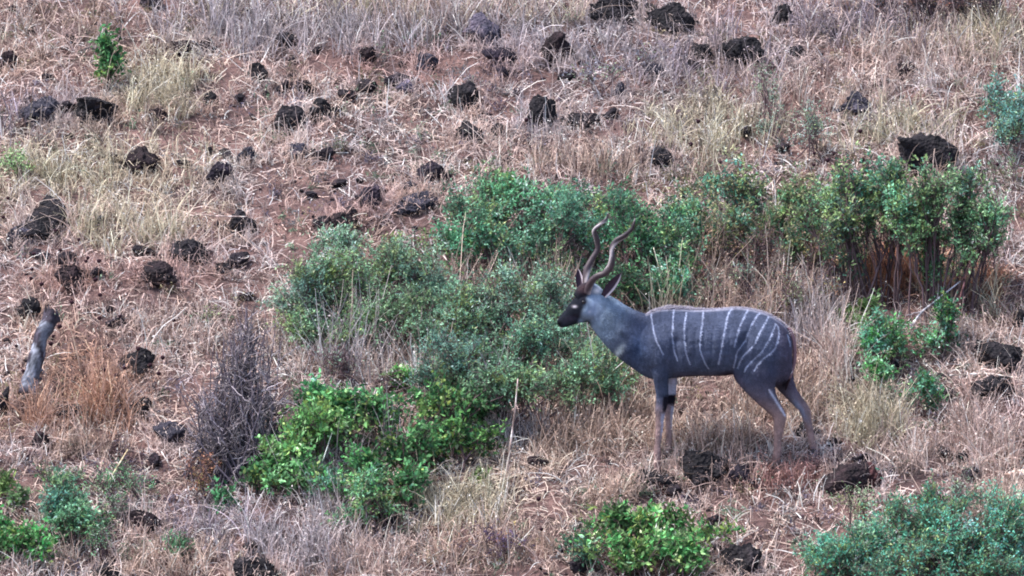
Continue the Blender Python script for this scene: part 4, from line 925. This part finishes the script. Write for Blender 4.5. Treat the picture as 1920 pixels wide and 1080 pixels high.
# horns
def horn(pts, ang):
    A = resample(pts, 60); Pc = np.stack([kx(A[:, 0]), A[:, 2], kz(A[:, 1])], 1); R = A[:, 3] * 1.12
    t = np.linspace(0, 1, 60); R = R * (1 + .05 * np.sin(t * 150) * (1 - t))
    Tn = np.gradient(Pc, axis=0); Tn /= np.linalg.norm(Tn, axis=1)[:, None]; ref = np.array([0, 1., 0]); A1 = np.cross(Tn, ref); A1 /= np.linalg.norm(A1, axis=1)[:, None]; B1 = np.cross(Tn, A1)
    th = np.linspace(0, 2 * np.pi, 16, endpoint=False); rg = []; cl = []
    for k in range(60):
        tw = ang + t[k] * 2 * math.pi * 1.6; e = 1 + .42 * np.clip(np.cos(th - tw), 0, 1) ** 5          # the keel that winds round the horn
        rg.append(Pc[k] + (A1[k] * np.cos(th)[:, None] + B1[k] * np.sin(th)[:, None]) * (R[k] * e)[:, None])
        base = lin((70, 58, 64)) * (1 - t[k]) + lin((46, 42, 50)) * t[k]
        if t[k] > .95: base = lin((120, 114, 120))
        k2 = np.clip(np.cos(th - tw), 0, 1)[:, None] ** 6 * .9; cl.append(base[None] * (1 - k2) + lin((186, 178, 182))[None] * k2)  # pale highlight painted along the keel
    V, Fq, Ft = ring_loft(rg); cl = np.concatenate(cl + [cl[0][:1], cl[-1][:1]])
    return mesh_obj('horn', V, [Fq, Ft], M_horn, parent=kroot, col=cl, smooth=True)
horn([(1107, 556, .02, .019), (1105, 535, .035, .0185), (1107, 517, .055, .018), (1117, 499, .075, .017), (1127, 482, .085, .0155), (1126, 463, .08, .0140), (1121, 448, .07, .0125), (1131, 436, .075, .0110), (1140, 430, .09, .0090), (1144, 424, .1, .0060), (1146, 416, .105, .002)], 1.0)
horn([(1106, 557, -.03, .0195), (1112, 540, -.045, .0190), (1124, 526, -.07, .0185), (1140, 519, -.09, .018), (1151, 506, -.105, .0170), (1153, 490, -.105, .0160), (1152, 474, -.095, .015), (1159, 460, -.09, .0145), (1175, 450, -.1, .0130), (1188, 438, -.12, .0105), (1192, 429, -.135, .0070), (1194, 418, -.14, .002)], 2.6)
# ears: cupped leaf shapes with thickness
def ear(base, tip, y, wid, yt):
    b0 = np.array([kx(base[0]), y, kz(base[1])]); t0 = np.array([kx(tip[0]), yt, kz(tip[1])]); ax = t0 - b0; L = np.linalg.norm(ax); ax /= L
    nrm = np.array([.15, -1, .1]); nrm -= ax * (nrm @ ax); nrm /= np.linalg.norm(nrm); sdv = np.cross(ax, nrm)
    Vs, cs = [], []
    NU, NVv = 14, 9
    for lay in (0, 1):
        for i in range(NU):
            u = i / (NU - 1); wd = wid * (math.sin(math.pi * min(1, u * .82 + .16)) ** .8) * (1 if u < .97 else .4)
            for j in range(NVv):
                v = j / (NVv - 1) * 2 - 1
                p = b0 + ax * L * u + sdv * wd * v + nrm * (-(1 - v * v) * wd * .7 + .0022 * (1 - 2 * lay) + .004)
                Vs.append(p)
                c = lin((86, 80, 92)) if lay == 1 else (lin((215, 205, 215)) if (abs(v) > .55 and v * 1 > 0) else lin((70, 58, 72)))
                cs.append(c)
    F = []
    for lay in (0, 1):
        o = lay * NU * NVv
        for i in range(NU - 1):
            for j in range(NVv - 1):
                q = [o + i * NVv + j, o + i * NVv + j + 1, o + (i + 1) * NVv + j + 1, o + (i + 1) * NVv + j]; F.append(q if lay else q[::-1])
    o = NU * NVv; bd = [j for j in range(NVv)] + [i * NVv + NVv - 1 for i in range(1, NU)] + [(NU - 1) * NVv + j for j in range(NVv - 2, -1, -1)] + [i * NVv for i in range(NU - 2, 0, -1)]
    for k in range(len(bd)): a, b2 = bd[k], bd[(k + 1) % len(bd)]; F.append([a, b2, b2 + o, a + o])
    mesh_obj('ear', np.array(Vs), np.array(F), M_hide, parent=kroot, col=np.array(cs), smooth=True)
ear((1137, 562), (1169, 519), -.05, .030, -.085)
ear((1097, 558), (1091, 518), .035, .026, .085)
# eyes
for sy in (-1, 1):
    V, F = ico(3); mesh_obj('eye', V * np.array([.014, .008, .0115]) + np.array([kx(1101.5), -.008 + sy * .050, kz(572.5)]), F, M_eye, parent=kroot, col=np.tile([.008, .007, .01], (len(V), 1)), smooth=True)
# tail
A = resample([(1474, 622, 0, .018), (1482, 640, 0, .019), (1485, 665, 0, .018), (1483, 690, 0, .017), (1477, 710, 0, .016), (1471, 726, 0, .011), (1469, 736, 0, .003)], 26)
th = np.linspace(0, 2 * np.pi, 12, endpoint=False); rg = [np.array([kx(a[0]), a[2], kz(a[1])]) + np.stack([np.cos(th) * a[3] * .75, np.sin(th) * a[3], 0 * th], 1) for a in A]
V, Fq, Ft = ring_loft(rg[::-1]); cl = np.repeat(lin((136, 108, 116))[None], len(V), 0); yy = 868 - V[:, 2] * 277.5; xx = 1350 + V[:, 0] * PXM
cl[(xx < 1480) & (yy > 668) & (yy < 706)] = lin((215, 215, 228)); cl[yy > 712] = lin((44, 32, 38))
mesh_obj('tail', V, [Fq, Ft], M_hide, parent=kroot, col=cl, smooth=True)
# mane: short pale hair along neck top, withers and back
MN = 3600; mx = rng.uniform(1140, 1476, MN); nkx = [1118, 1141, 1165, 1184, 1198, 1213, 1222]; nky = [552, 564, 584, 598, 604, 597, 592]
my = np.where(mx < 1222, np.interp(mx, nkx, nky), np.interp(mx, T[:, 0], T[:, 1]))
amp = np.interp(mx, [1140, 1200, 1225, 1250, 1290, 1340, 1470], [.014, .020, .040, .046, .036, .016, .018])
B = np.stack([kx(mx), rng.normal(0, .010, MN), kz(my) - .010], 1)
V, F, c_, _ = blades(B, amp * rng.uniform(.6, 1.2, MN) + .010, rng.normal(0, .5, MN), np.radians(rng.uniform(35, 80, MN)), np.full(MN, .5), np.full(MN, .004), np.repeat(lin((172, 168, 182))[None], MN, 0) * np.exp(rng.normal(0, .2, MN))[:, None], K=3)
mesh_obj('mane', V, F, M_grass, parent=kroot, col=np.clip(c_, 0, .8))
